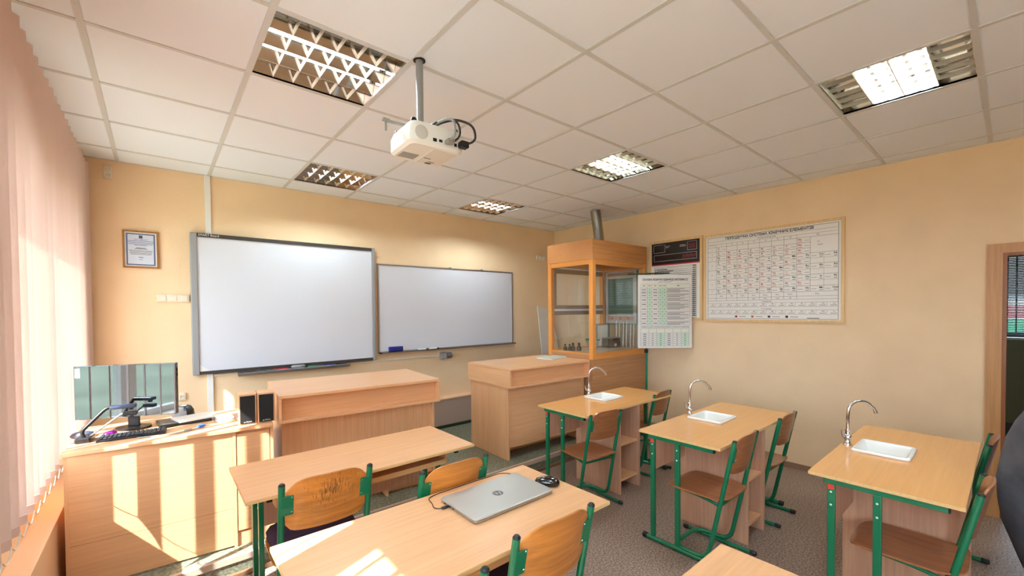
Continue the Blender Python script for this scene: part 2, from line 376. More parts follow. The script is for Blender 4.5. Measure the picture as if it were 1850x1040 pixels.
struct('wall_hall_near', B(X1 + .15, 9, .2, .4, 0, 2.95), hw_m); struct('wall_hall_back', B(X1 + .15, 9, -4.2, -4.0, 0, 2.95), hw_m)
struct('ceiling_hall', B(X1 + .15, 9, -4.0, .2, 2.8, 2.95), tile_m)
w4 = struct('window_4', MB().box(9.06, 9.11, hwin[0], hwin[1], hwin[2], hwin[2] + .05).box(9.06, 9.11, hwin[0], hwin[1], hwin[3] - .05, hwin[3]).box(9.06, 9.11, hwin[0], hwin[0] + .05, hwin[2] + .05, hwin[3] - .05).box(9.06, 9.11, hwin[1] - .05, hwin[1], hwin[2] + .05, hwin[3] - .05), dark_m)
obj('pane', B(9.083, 9.088, hwin[0] + .05, hwin[1] - .05, hwin[2] + .05, hwin[3] - .05), glass_m, w4)
for y in (-1.87, -1.95, -2.3, -2.7): obj('window_bar', B(9.09, 9.105, y - .008, y + .008, hwin[2] + .05, hwin[3] - .05), dark_m, w4)
obj('window_sill', B(8.88, 9.05, hwin[0] - .05, hwin[1] + .05, hwin[2] - .03, hwin[2]), white_m, w4)
vb = thing('venetian_blind', 'thin horizontal slat blind on the window seen through the doorway', 'blind', (9.0, -2.2, 0))
sm = mesh('slat', MB().box(-.012, .012, -.95, .95, -.0006, .0006).xf(Matrix.Rotation(math.radians(-48), 4, 'Y')))
for k in range(52): obj('slat', sm, dark_m, vb, loc=(-.025, 0, 1.2 + k * .0225))
obj('head_rail', B(-.045, -.005, -.95, .95, 2.365, 2.395), gray_m, vb)
# street seen through that window
for nm, lab, cat, a, m in (('fence', 'green panel fence outside the far window', 'fence', (20, 20.1, -16, 8, -.9, 1.15), mat('fence_green', (70, 150, 110), .6)),
    ('awning', 'red roof strip outside the far window', 'roof', (23, 24, -18, 10, 1.15, 1.55), mat('roof_red', (190, 84, 84), .6)),
    ('house', 'pale grey house wall outside the far window', 'building', (27, 30, -20, 12, -.9, 2.1), mat('house_grey', (190, 186, 186), .7))):
    t = thing(nm, lab, cat, (a[0], 0, -.9)); obj('panel' if nm == 'fence' else 'wall' if nm == 'house' else 'roof_sheet', B(0, a[1] - a[0], a[2], a[3], a[4] + .9, a[5] + .9), m, t)
    if nm == 'fence':
        for y in range(-15, 9, 3): obj('post', B(-.06, 0, y - .04, y + .04, 0, a[5] + 1.0), dark_m, t)
    elif nm == 'awning':
        for y in (-17, -10, -3, 4, 9): obj('post', B(.1, .2, y - .06, y + .06, 0, a[4] + .9), dark_m, t)
    else:
        obj('roof', MB().prism([(-20.3, 3.0), (12.3, 3.0), (-4, 5.2)], -.3, 3.3, 'x'), dark_m, t)
# ------------------------------------------------------------------ vertical blinds
ANG = {-8: 68.2, -9: 8, -10: 4, -11: 60, -12: 56}
def slat_mesh(nm, half, z0, z1, t=.0007):
    mb = MB(); L = []
    for z in (z0, z1):
        l = []
        N = 6
        for k in range(N + 1):
            u = -half + 2 * half * k / N; l.append((.006 * (1 - (u / half) ** 2) - t, u, z))
        for k in range(N, -1, -1):
            u = -half + 2 * half * k / N; l.append((.006 * (1 - (u / half) ** 2) + t, u, z))
        L.append(l)
    return mesh(nm, mb.loft(L), 40)
SM = slat_mesh('slat', .0635, .825, 2.762); HM = slat_mesh('hem_weight', .0635, .79, .824, .0014)
def blind(ks, label):
    y0, y1 = .384 + .117 * min(ks) - .12, min(.384 + .117 * max(ks) + .02, YF - .004)
    root = thing('vertical_blind', label, 'blind', (-.22, 0, 0), group=None)
    obj('head_rail', B(-.02, .02, y0, y1, 2.765, H - .004), white_m, root)
    for k in ks:
        a = math.radians(ANG.get(k, 51 + random.uniform(-3, 3)))
        if k == max(ks): a = math.radians(62)
        yc = .384 + .117 * k - .0635 * math.cos(math.radians(51)); 
        if abs(k) > 20: yc -= .02
        s = obj('slat', SM, slat_m, root, loc=(0, yc, 0)); s.rotation_euler = (0, 0, -a)
        hmo = obj('hem_weight', HM, weight_m, s)
        if k < max(ks):
            ch = [Vector((0, yc, .797)) + Vector((.0, .117 * t, -.03 * math.sin(math.pi * t))) for t in [i / 6 for i in range(7)]]
            sx = .05
            obj('bead_chain', MB().tube([(p.x + sx, p.y + .035, p.z) for p in ch], .0022, 5), white_m, root)
    return root
blind(range(-5, 21), 'peach vertical fabric blind hanging over the window beside the teacher desk')
blind(range(-49, -5), 'peach vertical fabric blind over the windows behind the camera')
# ------------------------------------------------------------------ recessed ceiling lights
def louvre_light():
    t = thing('ceiling_light', '', 'ceiling light', group='recessed louvre lights')
    g = .285
    hs = MB(); hs.box(-g, g, -g, g, .085, .09); hs.box(-g - .004, -g, -g, g, .0, .09); hs.box(g, g + .004, -g, g, .0, .09); hs.box(-g, g, -g - .004, -g, 0, .09); hs.box(-g, g, g, g + .004, 0, .09)
    obj('housing', hs, mirror_m, t)
    fr = MB()
    for a in ((-.294, .294, -.294, -g), (-.294, .294, g, .294), (-.294, -g, -g, g), (g, .294, -g, g)): fr.box(*a, -.001, .012)
    obj('frame', fr, grid_m, t)
    w = 2 * g / 4
    for i in range(5):      # long mirror dividers between the troughs
        y = -g + w * i
        pr = [(y - .002, .008), (y + .002, .008), (y + .012, .03), (y + .026, .06), (y + .033, .085), (y - .033, .085), (y - .026, .06), (y - .012, .03)]
        if i == 0: pr = [(y + .001, .008), (y + .003, .008), (y + .013, .03), (y + .027, .06), (y + .034, .085), (y + .001, .085)]
        if i == 4: pr = [(y - .003, .008), (y - .001, .008), (y - .001, .085), (y - .034, .085), (y - .027, .06), (y - .013, .03)]
        obj('trough_divider', MB().prism(pr, -g + .001, g - .001, 'x'), mirror_m, t)
    bmsh = mesh('louvre_blade', MB().prism([(-.0012, .006), (.0012, .006), (.003, .028), (-.003, .028)], -w / 2 + .004, w / 2 - .004, 'y'))
    for i in range(4):
        yc = -g + w * (i + .5)
        for k in range(5):
            obj('louvre_blade', bmsh, alu2_m, t, loc=(-g + 2 * g * (k + 1) / 6, yc, 0))
        if i in (1, 2):
            tu = obj('lamp_tube', MB().tube([(-g + .02, yc, .062), (g - .02, yc, .062)], .013, 8), lamp_m, t)
            obj('lamp_cap', MB().tube([(-g + .004, yc, .062), (-g + .02, yc, .062)], .014, 8).tube([(g - .02, yc, .062), (g - .004, yc, .062)], .014, 8), alu_m, tu)
    return t
alu2_m = mat('louvre_aluminium', (224, 218, 206), .32, .75)
LL = ['lit louvre ceiling light above left desks, largest at the top left', 'far left louvre ceiling light nearest the interactive board', 'lit louvre ceiling light above the middle sink desks', 'smallest lit louvre ceiling light, far and close to the fume hood', 'lit louvre ceiling light at the top right nearest the doorway', 'louvre ceiling light above the camera on the window side', 'rear louvre ceiling light on the window side', 'rear louvre ceiling light on the door side']
l0 = louvre_light()
for n, (i, j) in enumerate(LIGHTS):
    p = (.6 * i + .3, (YS[j] + YS[j + 1]) / 2, H)
    if n == 0: l0.location = p; l0['label'] = LL[0]
    else: dup(l0, p, 0, LL[n])
# ------------------------------------------------------------------ chairs
def chair(name, label, xc, yc, rot, zt=.80, hw=.163, back=None, seat=None, group='school chairs'):
    big = back is not None
    back = back or plyd_x; seat = seat or plyd_y
    k = zt / .80; zs = .445 * (zt / .82); r = .0138
    t = thing(name, label, 'chair', (xc, yc, 0), math.radians(rot), group)
    P = [(-hw, -.24 * k, zt), (-hw, -.165 * k, zs), (-hw, -.08, .036), (-hw, .10, .036), (-hw + .05, .145, .036), (hw - .05, .145, .036), (hw, .10, .036), (hw, -.08, .036), (hw, -.165 * k, zs), (hw, -.24 * k, zt)]
    obj('frame', MB().tube(fillet(P, .075), r, 10), green_m, t, 50)
    for s in (-1, 1):
        x = s * hw
        sk = obj('skid', MB().tube([(x, -.205, .0135), (x, .205, .0135)], .0125, 8), green_m, t, 50)
        for y in (-1, 1): obj('foot_cap', MB().tube([(x, y * .205, .0135), (x, y * .212, .0135), (x, y * .238, .0135), (x, y * .242, .0135)], 0, 8, rs=[.0125, .0148, .0148, .011]), blackr_m, sk, 50)
        obj('seat_rail', MB().tube(fillet([(x * .98, -.165 * k, zs - .045), (x * .93, -.05, zs - .026), (x * .88, .15, zs - .016)], .06), .0095, 8), green_m, t, 50)
        obj('tube_plug', MB().lathe([(.0135, 0), (.0135, .004), (.009, .01)], (x, -.24 * k - .001, zt - .001), 10), blackr_m, t, 50)
        br = MB(); a = .047 * s
        br.bev(min(x - a, x), max(x - a, x), -.0135, -.0095, -.04, .052, .001, 1)
        ang = math.atan2(.075 * k, zt - zs)
        br.xf(Matrix.Translation((0, -.165 * k - (.75 * (zt - zs)) * math.tan(ang), zs + .75 * (zt - zs))) @ Matrix.Rotation(ang, 4, 'X'))
        pl = obj('bracket', br, green_m, t)
        sc = MB()
        for dz in (-.026, .043): sc.lathe([(.004, 0), (.003, -.0025)], (x - s * .038, -.0135, dz), 8, 'y')
        sc.xf(Matrix.Translation((0, -.165 * k - (.75 * (zt - zs)) * math.tan(ang), zs + .75 * (zt - zs))) @ Matrix.Rotation(ang, 4, 'X'))
        obj('screw', sc, alu_m, pl)
    obj('cross_bar', MB().tube([(-hw, -.155 * k, zs - .042), (hw, -.155 * k, zs - .042)], .0085, 8), green_m, t, 50)
    # backrest: bent plywood with rounded corners
    N, Mv = 18, 8; th = .009; half = hw - .006 if big else hw + .006
    F, Bk = [], []
    for j in range(Mv + 1):
        rowf, rowb = [], []
        for i in range(N + 1):
            s = -1 + 2 * i / N; e = abs(s) ** 5; e2 = abs(s) ** 12
            z0 = zt - .205 * k + .03 * e2 - .006 * (1 - s * s); z1 = zt + (.022 if big else .03) - .055 * e - .004 * s * s
            z = z0 + (z1 - z0) * j / Mv
            y = -.165 * k - .075 * k * (z - zs) / (zt - zs) + .004 - .028 * (1 - s * s)
            rowf.append((s * (half - .010), y, z)); rowb.append((s * (half - .010), y - th, z))
        F.append(rowf); Bk.append(rowb)
    bm_ = MB(); n1 = N + 1
    for g in (F, Bk):
        for row in g: bm_.v += row
    o2 = (Mv + 1) * n1
    for j in range(Mv):
        for i in range(N):
            a = j * n1 + i; bm_.f.append((a, a + 1, a + n1 + 1, a + n1)); bm_.f.append((o2 + a, o2 + a + n1, o2 + a + n1 + 1, o2 + a + 1))
    rim = [i for i in range(N)] + [j * n1 + N for j in range(Mv)] + [Mv * n1 + N - i for i in range(N)] + [(Mv - j) * n1 for j in range(Mv)]
    for q in range(len(rim)):
        a, b = rim[q], rim[(q + 1) % len(rim)]; bm_.f.append((a, b, o2 + b, o2 + a))
    obj('backrest', bm_, back, t, 50)
    # seat: dished plywood with a waterfall front edge
    L = []; hs = hw + .022
    def zz(x, y): return zs - .012 * math.exp(-((y + .02) / .12) ** 2) * (1 - (x / hs) ** 2) - (.02 * max(0, (y - .15) / .06) ** 2) + .012 * max(0, (-y - .12) / .08)
    prof = []
    for a in [i * 2 * math.pi / 36 for i in range(36)]:
        c, s_ = math.cos(a), math.sin(a); q = 1 / (abs(c) ** 5 + abs(s_) ** 5) ** .2
        prof.append((c * q, s_ * q))
    top = []; bot = []
    for rr in (0.02, .35, .7, .92, 1.0):
        top.append([(px * rr * hs, py * rr * .205, zz(px * rr * hs, py * rr * .205)) for px, py in prof])
        bot.append([(px * rr * hs, py * rr * .205, zz(px * rr * hs, py * rr * .205) - .009) for px, py in prof])
    obj('seat', MB().loft(top + bot[::-1]), seat, t, 50)
    return t
chair('school_chair', 'orange plywood chair with worn backrest and purple pad, pushed to the front left desk', .81, .318, -2.4, .85, .187, worn_m, ply_x)
chair('school_chair', 'orange plywood chair between the front left desk and the laptop', 1.313, .062, 0, .845, .18, ply_x, ply_x)
chair('school_chair', 'orange plywood chair with purple pad in front of the mouse end of laptop desk', 1.288, -.64, -2, .85, .18, ply_x, ply_x)
chair('school_chair', 'orange plywood chair cut off by the bottom edge, left of the purple pad chair', .745, -.70, -1, .85, .18, ply_x, ply_x)
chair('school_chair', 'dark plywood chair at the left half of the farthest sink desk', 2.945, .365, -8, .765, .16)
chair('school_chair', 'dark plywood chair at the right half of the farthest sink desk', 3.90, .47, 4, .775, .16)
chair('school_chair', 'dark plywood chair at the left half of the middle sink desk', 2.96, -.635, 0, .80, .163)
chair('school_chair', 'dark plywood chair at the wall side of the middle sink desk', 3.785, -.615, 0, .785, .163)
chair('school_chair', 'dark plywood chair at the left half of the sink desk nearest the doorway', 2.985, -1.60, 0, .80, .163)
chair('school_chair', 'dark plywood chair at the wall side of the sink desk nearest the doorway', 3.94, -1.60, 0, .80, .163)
def cushion(label, xc, yc, z, rot):
    L = []
    for rr, zz in ((.0, -.0), (.9, 0.0), (.98, .006), (1.0, .016), (.97, .028), (.85, .036), (.5, .041), (.0, .043)):
        l = []
        for i in range(40):
            a = 2 * math.pi * i / 40; c, s = math.cos(a), math.sin(a); q = 1 / (abs(c) ** 6 + abs(s) ** 6) ** (1 / 6)
            w = 1 + .012 * math.sin(a * 11) + .01 * math.sin(a * 7 + 1)
            l.append((c * q * max(rr, .01) * .2 * w, s * q * max(rr, .01) * .2 * w, zz + (.003 * math.sin(a * 9) if .8 < rr < 1 else 0)))
        L.append(l)
    t = thing('seat_cushion', label, 'cushion', (xc, yc, z), math.radians(rot), 'purple chair pads')
    obj('pad', MB().loft(L), purple_m, t, 60)
    obj('tie', MB().tube([(-.17, -.17, .02), (-.185, -.185, .01), (-.19, -.2, -.015)], .004, 6).tube([(.17, -.17, .02), (.185, -.185, .01), (.19, -.2, -.015)], .004, 6), purple_m, t, 60)
cushion('dark purple cloth pad on the chair with the worn backrest', .81, .345, .462, -2.4)
cushion('dark purple cloth pad on the chair beside the laptop mouse', 1.288, -.61, .462, -2)
# ------------------------------------------------------------------ student desks
def side_frame(t, x, ys, sgn, depth, sticker=True):
    y1, y2 = ys
    fr = obj('side_beam', MB().bev(x - .0125, x + .0125, .05, depth - .06, .704, .7315, .004), green_m, t)
    obj('beam_cap', MB().box(x - .012, x + .012, .044, .05, .705, .731), blackr_m, fr)
    for y in ys:
        lg = obj('leg', MB().bev(x - .0115, x + .0115, y - .016, y + .016, .034, .7035, .004), green_m, t)
        b = MB()
        for z in (.60, .665): b.lathe([(.0055, 0), (.004, sgn * .0025)], (x + sgn * .0115, y, z), 8, 'x')
        obj('bolt', b, white_m, lg)
    if sticker: obj('size_sticker', B(x + sgn * .0118 - .0006, x + sgn * .0118 + .0006, max(ys) - .013, max(ys) + .013, .672 + .006, .702), mat('red_sticker', (214, 62, 44), .5), t)
    sk = obj('skid', MB().tube([(x, .085, .018), (x, depth - .05, .018)], .016, 10), green_m, t, 50)
    for a, b in ((.085, .055), (depth - .05, depth - .02)): obj('foot_cap', MB().tube([(x, a, .0185), (x, b, .0185)], .0183, 10), blackr_m, sk, 50)
def student_desk(label, x, y, w=1.222, d=.555, shelf=True):
    t = thing('student_desk', label, 'desk', (x, y, 0), 0, 'two-seat student desks')
    obj('tabletop', MB().bev(0, w, 0, d, .7325, .75, .002), beech_x, t)
    obj('edge_band', MB().box(-.0008, w + .0008, -.0012, -.0002, .734, .7485).box(-.0012, -.0002, 0, d, .734, .7485).box(w + .0002, w + .0012, 0, d, .734, .7485), edge_m, t)
    for x_, s in ((.10, -1), (w - .10, 1)): side_frame(t, x_, (d - .28, d - .10), s, d)
    obj('book_shelf', B(.15, w - .15, .10, .40, .648, .66), beech_x, t)
    obj('shelf_lip', B(.15, w - .15, .088, .0995, .64, .668), edge_m, t)
    obj('shelf_side', B(.135, .1495, .10, .40, .648, .7315), beech_y, t); obj('shelf_side', B(w - .1495, w - .135, .10, .40, .648, .7315), beech_y, t)
    obj('modesty_panel', B(.113, w - .113, d - .06, d - .044, .40, .70), pink_z, t)
    return t
student_desk('long beech desk in front of the teacher tables, nothing on it', .505, .25)
student_desk('long beech desk carrying the silver laptop', .515, -.79, 1.205, .572)
student_desk('beech desk corner at the bottom edge, nearest the camera', .525, -1.81, 1.22, .555)
def sink_desk(label, y, tap_rot):
    t = thing('sink_desk', label, 'desk', (2.77, y, 0), 0, 'beech desks with a sink')
    w, d = 1.285, .553
    sx0, sx1, sy0, sy1 = .525, .815, .228, .486
    tp = MB(); ix0, ix1, iy0, iy1 = sx0 + .015, sx1 - .015, sy0 + .015, sy1 - .015
    o = [(0, 0), (w, 0), (w, d), (0, d)]; i_ = [(ix0, iy0), (ix1, iy0), (ix1, iy1), (ix0, iy1)]
    tp.v = [(a, b, z) for z in (.7325, .75) for P in (o, i_) for a, b in P]
    for k in range(4):
        n = (k + 1) % 4
        tp.f += [(8 + k, 8 + n, 12 + n, 12 + k), (k, 4 + k, 4 + n, n), (k, n, 8 + n, 8 + k), (4 + k, 12 + k, 12 + n, 4 + n)]
    obj('tabletop', tp, orange_x, t)
    obj('edge_band', MB().box(-.0008, w + .0008, -.0012, -.0002, .734, .7485).box(-.0012, -.0002, 0, d, .734, .7485), edge_m, t)
    side_frame(t, .025, (.283, .46), -1, d); side_frame(t, w - .03, (.283, .46), 1, d)
    obj('modesty_panel', MB().bev(.0375, .4395, .452, .468, .49, .7035, .001, 1), pink_z, t)
    ped = obj('pedestal', B(.44, .456, .012, .50, .001, .731), pink_z, t); obj('side_panel', MB().prism([(.012, .001), (.50, .001), (.50, .62), (.205, .62), (.205, .731), (.012, .731)], .724, .74, 'x'), pink_z, ped)
    obj('shelf', B(.4565, .7235, .03, .48, .405, .421), beech_x, ped); obj('shelf', B(.4565, .7235, .03, .48, .10, .116), beech_x, ped)
    obj('back_panel', B(.4565, .7235, .481, .497, .05, .73), pink_z, ped)
    # sink
    s = thing('sink', 'white ceramic sink set in the %s' % label.split('beech ')[1], 'sink', (2.77, y, .75), 0, 'white ceramic sinks')
    L = [rrect(sx0 + .004, sx1 - .004, sy0 + .004, sy1 - .004, .014, .0008), rrect(sx0, sx1, sy0, sy1, .018, .006), rrect(sx0 + .002, sx1 - .002, sy0 + .002, sy1 - .002, .018, .014), rrect(sx0 + .008, sx1 - .008, sy0 + .008, sy1 - .008, .016, .0175),
         rrect(sx0 + .02, sx1 - .02, sy0 + .02, sy1 - .02, .016, .016), rrect(sx0 + .026, sx1 - .026, sy0 + .026, sy1 - .026, .02, .004), rrect(sx0 + .04, sx1 - .04, sy0 + .04, sy1 - .04, .03, -.10), rrect(sx0 + .06, sx1 - .06, sy0 + .06, sy1 - .06, .03, -.115)]
    obj('basin', MB().loft(L, False, True), cer_m, s, 60)
    obj('drain', MB().lathe([(.022, 0), (.022, .003), (.012, .004)], ((sx0 + sx1) / 2, (sy0 + sy1) / 2, -.1148), 14), chrome_m, s, 50)
    # tap
    tx, ty = .655, .523
    q = thing('tap', 'chrome gooseneck tap on the %s' % label.split('beech ')[1], 'tap', (2.77 + tx, y + ty, .75), math.radians(tap_rot), 'chrome taps')
    obj('base', MB().lathe([(.024, 0.0005), (.024, .004), (.02, .007), (.016, .012), (.0145, .03), (.019, .036), (.0215, .046), (.019, .058), (.012, .064), (.0115, .08), (.014, .083), (.014, .09), (.0095, .094)], n=18), chrome_m, q, 40)
    sp = [(0, 0, .09), (0, 0, .17), (.004, 0, .205)] + [(.075 - .072 * math.cos(a), 0, .205 + .062 * math.sin(a)) for a in [math.radians(v) for v in range(15, 151, 15)]] + [(.155, 0, .222), (.163, 0, .205)]
    obj('spout', MB().tube(sp, .0085, 10), chrome_m, q, 50)
    obj('nozzle', MB().tube([(.160, 0, .212), (.168, 0, .192)], .0105, 10), chrome_m, q, 50)
    hd = obj('lever', MB().tube([(0, 0, .047), (-.026, -.006, .05)], .008, 8).tube([(-.026, -.006, .05), (-.034, -.008, .06), (-.042, -.01, .094)], 0, 8, rs=[.008, .007, .0045]), chrome_m, q, 50)
    return t
sink_desk('orange beech sink desk farthest from the doorway beside the demonstration desk', .21, -38)
sink_desk('orange beech sink desk in the middle of the row of three', -.805, -38)
sink_desk('orange beech sink desk nearest the doorway', -1.80, -42)
# ------------------------------------------------------------------ demonstration desks on the podium
def demo_desk(label, loc, rot, W_, D, foot=False):
    t = thing('demonstration_desk', label, 'desk', loc, math.radians(rot), 'demonstration desks')
    Hh = .895
    obj('desktop', MB().bev(0, W_, 0, D, Hh - .02, Hh, .002), beech_x, t)
    obj('upper_side', B(0, .018, 0, D, Hh - .185, Hh - .0205), beech_y, t); obj('upper_side', B(W_ - .018, W_, 0, D, Hh - .185, Hh - .0205), beech_y, t)
    obj('apron', B(.0185, W_ - .0185, .065, .081, Hh - .167, Hh - .0205), beech_x, t)
    obj('apron_ledge', B(.0185, W_ - .0185, .002, .081, Hh - .185, Hh - .1675), beech_x, t)
    obj('side_panel', B(.024, .042, .065, D - .02, 0.001, Hh - .186), beech_z, t); obj('side_panel', B(W_ - .042, W_ - .024, .065, D - .02, 0.001, Hh - .186), beech_z, t)
    obj('front_panel', B(.0425, W_ - .0425, .085, .101, .115, Hh - .19), beech_z if foot else beech_x, t)
    obj('inner_shelf', B(.0425, W_ - .0425, .12, D - .03, .40, .416), beech_x, t)
    if foot:
        obj('foot', B(.74, .758, .085, .30, .001, .114), beech_y, t); obj('plinth', B(.759, W_ - .0425, .16, .176, .001, .114), beech_x, t); obj('foot', B(.06, .078, .085, .30, .001, .114), beech_y, t)
    else: obj('plinth', B(.0425, W_ - .0425, .30, .316, .001, .114), beech_x, t)
demo_desk('beech demonstration desk below the interactive board', (.828, 1.214, PZ), -5.0, 1.168, .74, True)
demo_desk('beech demonstration desk standing against the fume hood', (2.755, 1.128, PZ), -2.2, 1.112, .745)
# ------------------------------------------------------------------ teacher desk
TD = (-.168, 1.222, PZ); TR = -3.8
td = thing('teacher_desk', 'beech computer desk by the window blind with sunlit front panel', 'desk', TD, math.radians(TR))
tw, tdp, th_ = .955, .62, .74
obj('desktop', MB().bev(-.002, tw, -.012, tdp, th_ - .022, th_, .002), beech_x, td)
obj('side_panel', B(.005, .021, .004, tdp - .02, .001, th_ - .0225), beech_z, td)
obj('front_board', B(.0215, .732, .002, .018, .245, th_ - .0225), beech_x, td); obj('front_board', B(.0215, .732, .002, .018, .012, .243), beech_x, td)
cb = obj('cabinet', MB().box(.733, .75, .0, tdp - .02, .001, th_ - .0225).box(.936, .953, 0, tdp - .02, .001, th_ - .0225).box(.7505, .9355, .02, .035, .02, th_ - .0225), beech_z, td)
obj('drawer', MB().bev(.753, .933, .003, .0195, .47, .70, .002), beech_x, cb); obj('cabinet_door', MB().bev(.753, .933, .003, .0195, .095, .462, .002), beech_x, cb); obj('plinth', B(.7505, .9355, .01, .0195, .001, .085), beech_x, cb)
# ------------------------------------------------------------------ fume hood in the corner
HX, HY = 3.905, 1.07
hd = thing('fume_hood', 'pine framed glass fume hood on a beech base in the corner', 'fume hood', (HX, HY, PZ))
HW, HD, z1, z2, z3 = 1.06, .695, .95, 2.01, 2.23
base = obj('base_cabinet', MB().box(.002, HW, .004, .02, .03, z1 - .005).box(.002, .02, .02, HD, .001, z1 - .005).box(HW - .018, HW, .02, HD, .001, z1 - .005).box(.02, HW - .018, HD - .016, HD, .001, z1 - .005), hood_x, hd)
obj('worktop', B(.056, HW - .056, .056, HD - .056, z1 - .012, z1 + .004), mat('hood_worktop', (214, 200, 180), .4), hd)
for x, y in ((0, 0), (HW - .055, 0), (0, HD - .055), (HW - .055, HD - .055)): obj('post', MB().bev(x, x + .055, y, y + .055, z1 - .06, z2, .002, 1), pine_z, hd)
for y in (0, HD - .05):
    obj('rail', B(.0555, HW - .0555, y + .003, y + .048, z1 - .06, z1 + .01), pine_x, hd); obj('rail', B(.0555, HW - .0555, y + .003, y + .048, z2 - .055, z2), pine_x, hd)
for x in (0, HW - .05):
    obj('rail', B(x + .003, x + .048, .0555, HD - .0555, z1 - .06, z1 + .01), pine_y, hd); obj('rail', B(x + .003, x + .048, .0555, HD - .0555, z2 - .055, z2), pine_y, hd)
obj('glass_pane', B(.0555, HW - .0555, .022, .026, z1 + .01, z2 - .055), hglass_m, hd); obj('glass_pane', B(.022, .026, .0555, HD - .0555, z1 + .01, z2 - .055), hglass_m, hd)
obj('glass_pane', B(HW - .028, HW - .024, .0555, HD - .0555, z1 + .01, z2 - .055), hglass_m, hd); obj('glass_pane', B(.0555, HW - .0555, HD - .03, HD - .026, z1 + .01, z2 - .055), hglass_m, hd)
bb = mat('sash_brown', (146, 112, 82), .5)
for a, b, m in ((1.90, 1.955, bb), (1.46, 1.505, bb), (1.435, 1.459, white_m), (1.385, 1.434, bb), (1.956, 1.975, white_m)): obj('sash_bar', B(.056, HW - .056, HD - .056, HD - .034, a, b), m, hd)
obj('sash_stile', B(.056, .09, HD - .06, HD - .034, 1.506, 1.899), bb, hd); obj('sash_stile', B(HW * .72, HW * .72 + .03, HD - .06, HD - .034, 1.506, 1.899), bb, hd)
obj('top_box', MB().box(-.004, HW + .002, -.004, .014, z2 + .0005, z3).box(-.004, .014, .0145, HD, z2 + .0005, z3).box(HW - .016, HW + .002, .0145, HD, z2 + .0005, z3).box(.0145, HW - .0165, HD - .016, HD, z2 + .0005, z3).box(.0145, HW - .0165, .0145, HD - .0165, z3 - .02, z3 - .002), wood('hood_top_board', (210, 144, 84), 'x', .4, .1), hd)
dp = []
for k in range(17):
    a = k / 16; dp.append((.42 - .03 * math.sin(a * 2.2) , .34, z3 - .01 + a * .50))
rs = [.058 + (.0025 if k % 2 else 0) for k in range(17)]
du = MB().tube(fillet([(.53, .33, z3 - .012), (.535, .33, z3 + .09), (.525, .34, z3 + .22), (.49, .35, H - PZ - .006)], .14, 12), .062, 18)
obj('duct', du, steel_m, hd, 60)
obj('duct_wire', MB().tube([(.41, .30, z3), (.42, .30, z3 + .1), (.45, .32, z3 + .22), (.45, .34, z3 + .35)], .003, 5), gray_m, hd)
wt = PZ + z1 + .005
def bottle(x, y, k, label):
    t = thing('reagent_bottle', label, 'bottle', (x, y, wt), 0, 'brown reagent bottles in the fume hood')
    obj('body', MB().lathe([(.02 * k, 0), (.024 * k, .004), (.024 * k, .038 * k), (.011 * k, .054 * k), (.011 * k, .066 * k)], n=14), brown_m, t, 40); obj('stopper', MB().lathe([(.0135 * k, .0665 * k), (.0135 * k, .08 * k), (.008 * k, .084 * k)], n=12), black_m, t, 40)
for (x, y, k, l) in ((4.06, 1.50, 1.15, 'brown reagent bottle second from the right of the row of four'), (4.10, 1.44, 1.15, 'brown reagent bottle at the right end of the row nearest the hood corner post'), (4.03, 1.60, .95, 'brown reagent bottle at the left end of the row'), (4.06, 1.555, .95, 'small brown reagent bottle second from the left of the row')): bottle(x, y, k, l)
bk = thing('wire_basket', 'wire basket of tubes with teal rim behind the hood corner post', 'basket', (4.33, 1.42, wt))
for zz, rr in ((.004, .05), (.06, .065), (.12, .08)):
    obj('hoop', MB().tube([(rr * math.cos(a), rr * math.sin(a), zz) for a in [2 * math.pi * i / 20 for i in range(20)]], .0025, 5, ring=True), chrome_m, bk)
for i in range(10):
    a = 2 * math.pi * i / 10; obj('wire', MB().tube([(.05 * math.cos(a), .05 * math.sin(a), .004), (.08 * math.cos(a), .08 * math.sin(a), .12)], .0018, 5), chrome_m, bk)
obj('rim', MB().tube([(.082 * math.cos(a), .082 * math.sin(a), .126) for a in [2 * math.pi * i / 24 for i in range(24)]], .010, 8, ring=True), tealc_m, bk, 60)
pbx = thing('plastic_box', 'clear plastic box with black handle inside the fume hood', 'box', (4.64, 1.40, wt))
obj('body', MB().box(0, .24, 0, .004, 0, .12).box(0, .24, .116, .12, 0, .12).box(0, .004, .004, .116, 0, .12).box(.236, .24, .004, .116, 0, .12).box(.004, .236, .004, .116, 0, .004), jar_m, pbx)
obj('handle', MB().tube(fillet([(.09, -.006, .10), (.14, -.012, .125), (.19, -.012, .08), (.20, -.006, .03)], .05), .006, 8), black_m, pbx, 60)
obj('dial', MB().lathe([(.02, 0), (.02, -.01), (.012, -.013)], (.12, -.001, .035), 16, 'y'), white_m, pbx, 40)
obj('lid', B(-.002, .242, -.002, .122, .1205, .128), gray_m, pbx)
rk = thing('tube_rack', 'rack of white test tubes behind the clear plastic box', 'rack', (4.62, 1.56, wt))
obj('stand', MB().box(0, .27, 0, .08, 0, .012).box(0, .006, .02, .06, .012, .30).box(.264, .27, .02, .06, .012, .30).box(0.006, .264, .02, .06, .296, .302), gray_m, rk)
for i in range(9): obj('test_tube', MB().tube([(.03 + i * .026, .04, .013), (.03 + i * .026, .04, .285)], .0105, 10), white_m, rk, 60)
for i in range(7):
    t = thing('glass_tube', 'long clear glass tube leaning in the right end of the hood', 'tube', (4.905 - .012 * (i % 2), 1.16 + i * .055, wt + .002), 0, 'leaning glass tubes')
    obj('wall', MB().tube([(0, 0, .002), (.012, .0, .34 - .02 * (i % 3))], .009, 10), tube_m, t, 60); obj('bung', MB().tube([(0, 0, -.0015), (0, 0, .002)], .0095, 10), white_m, t)
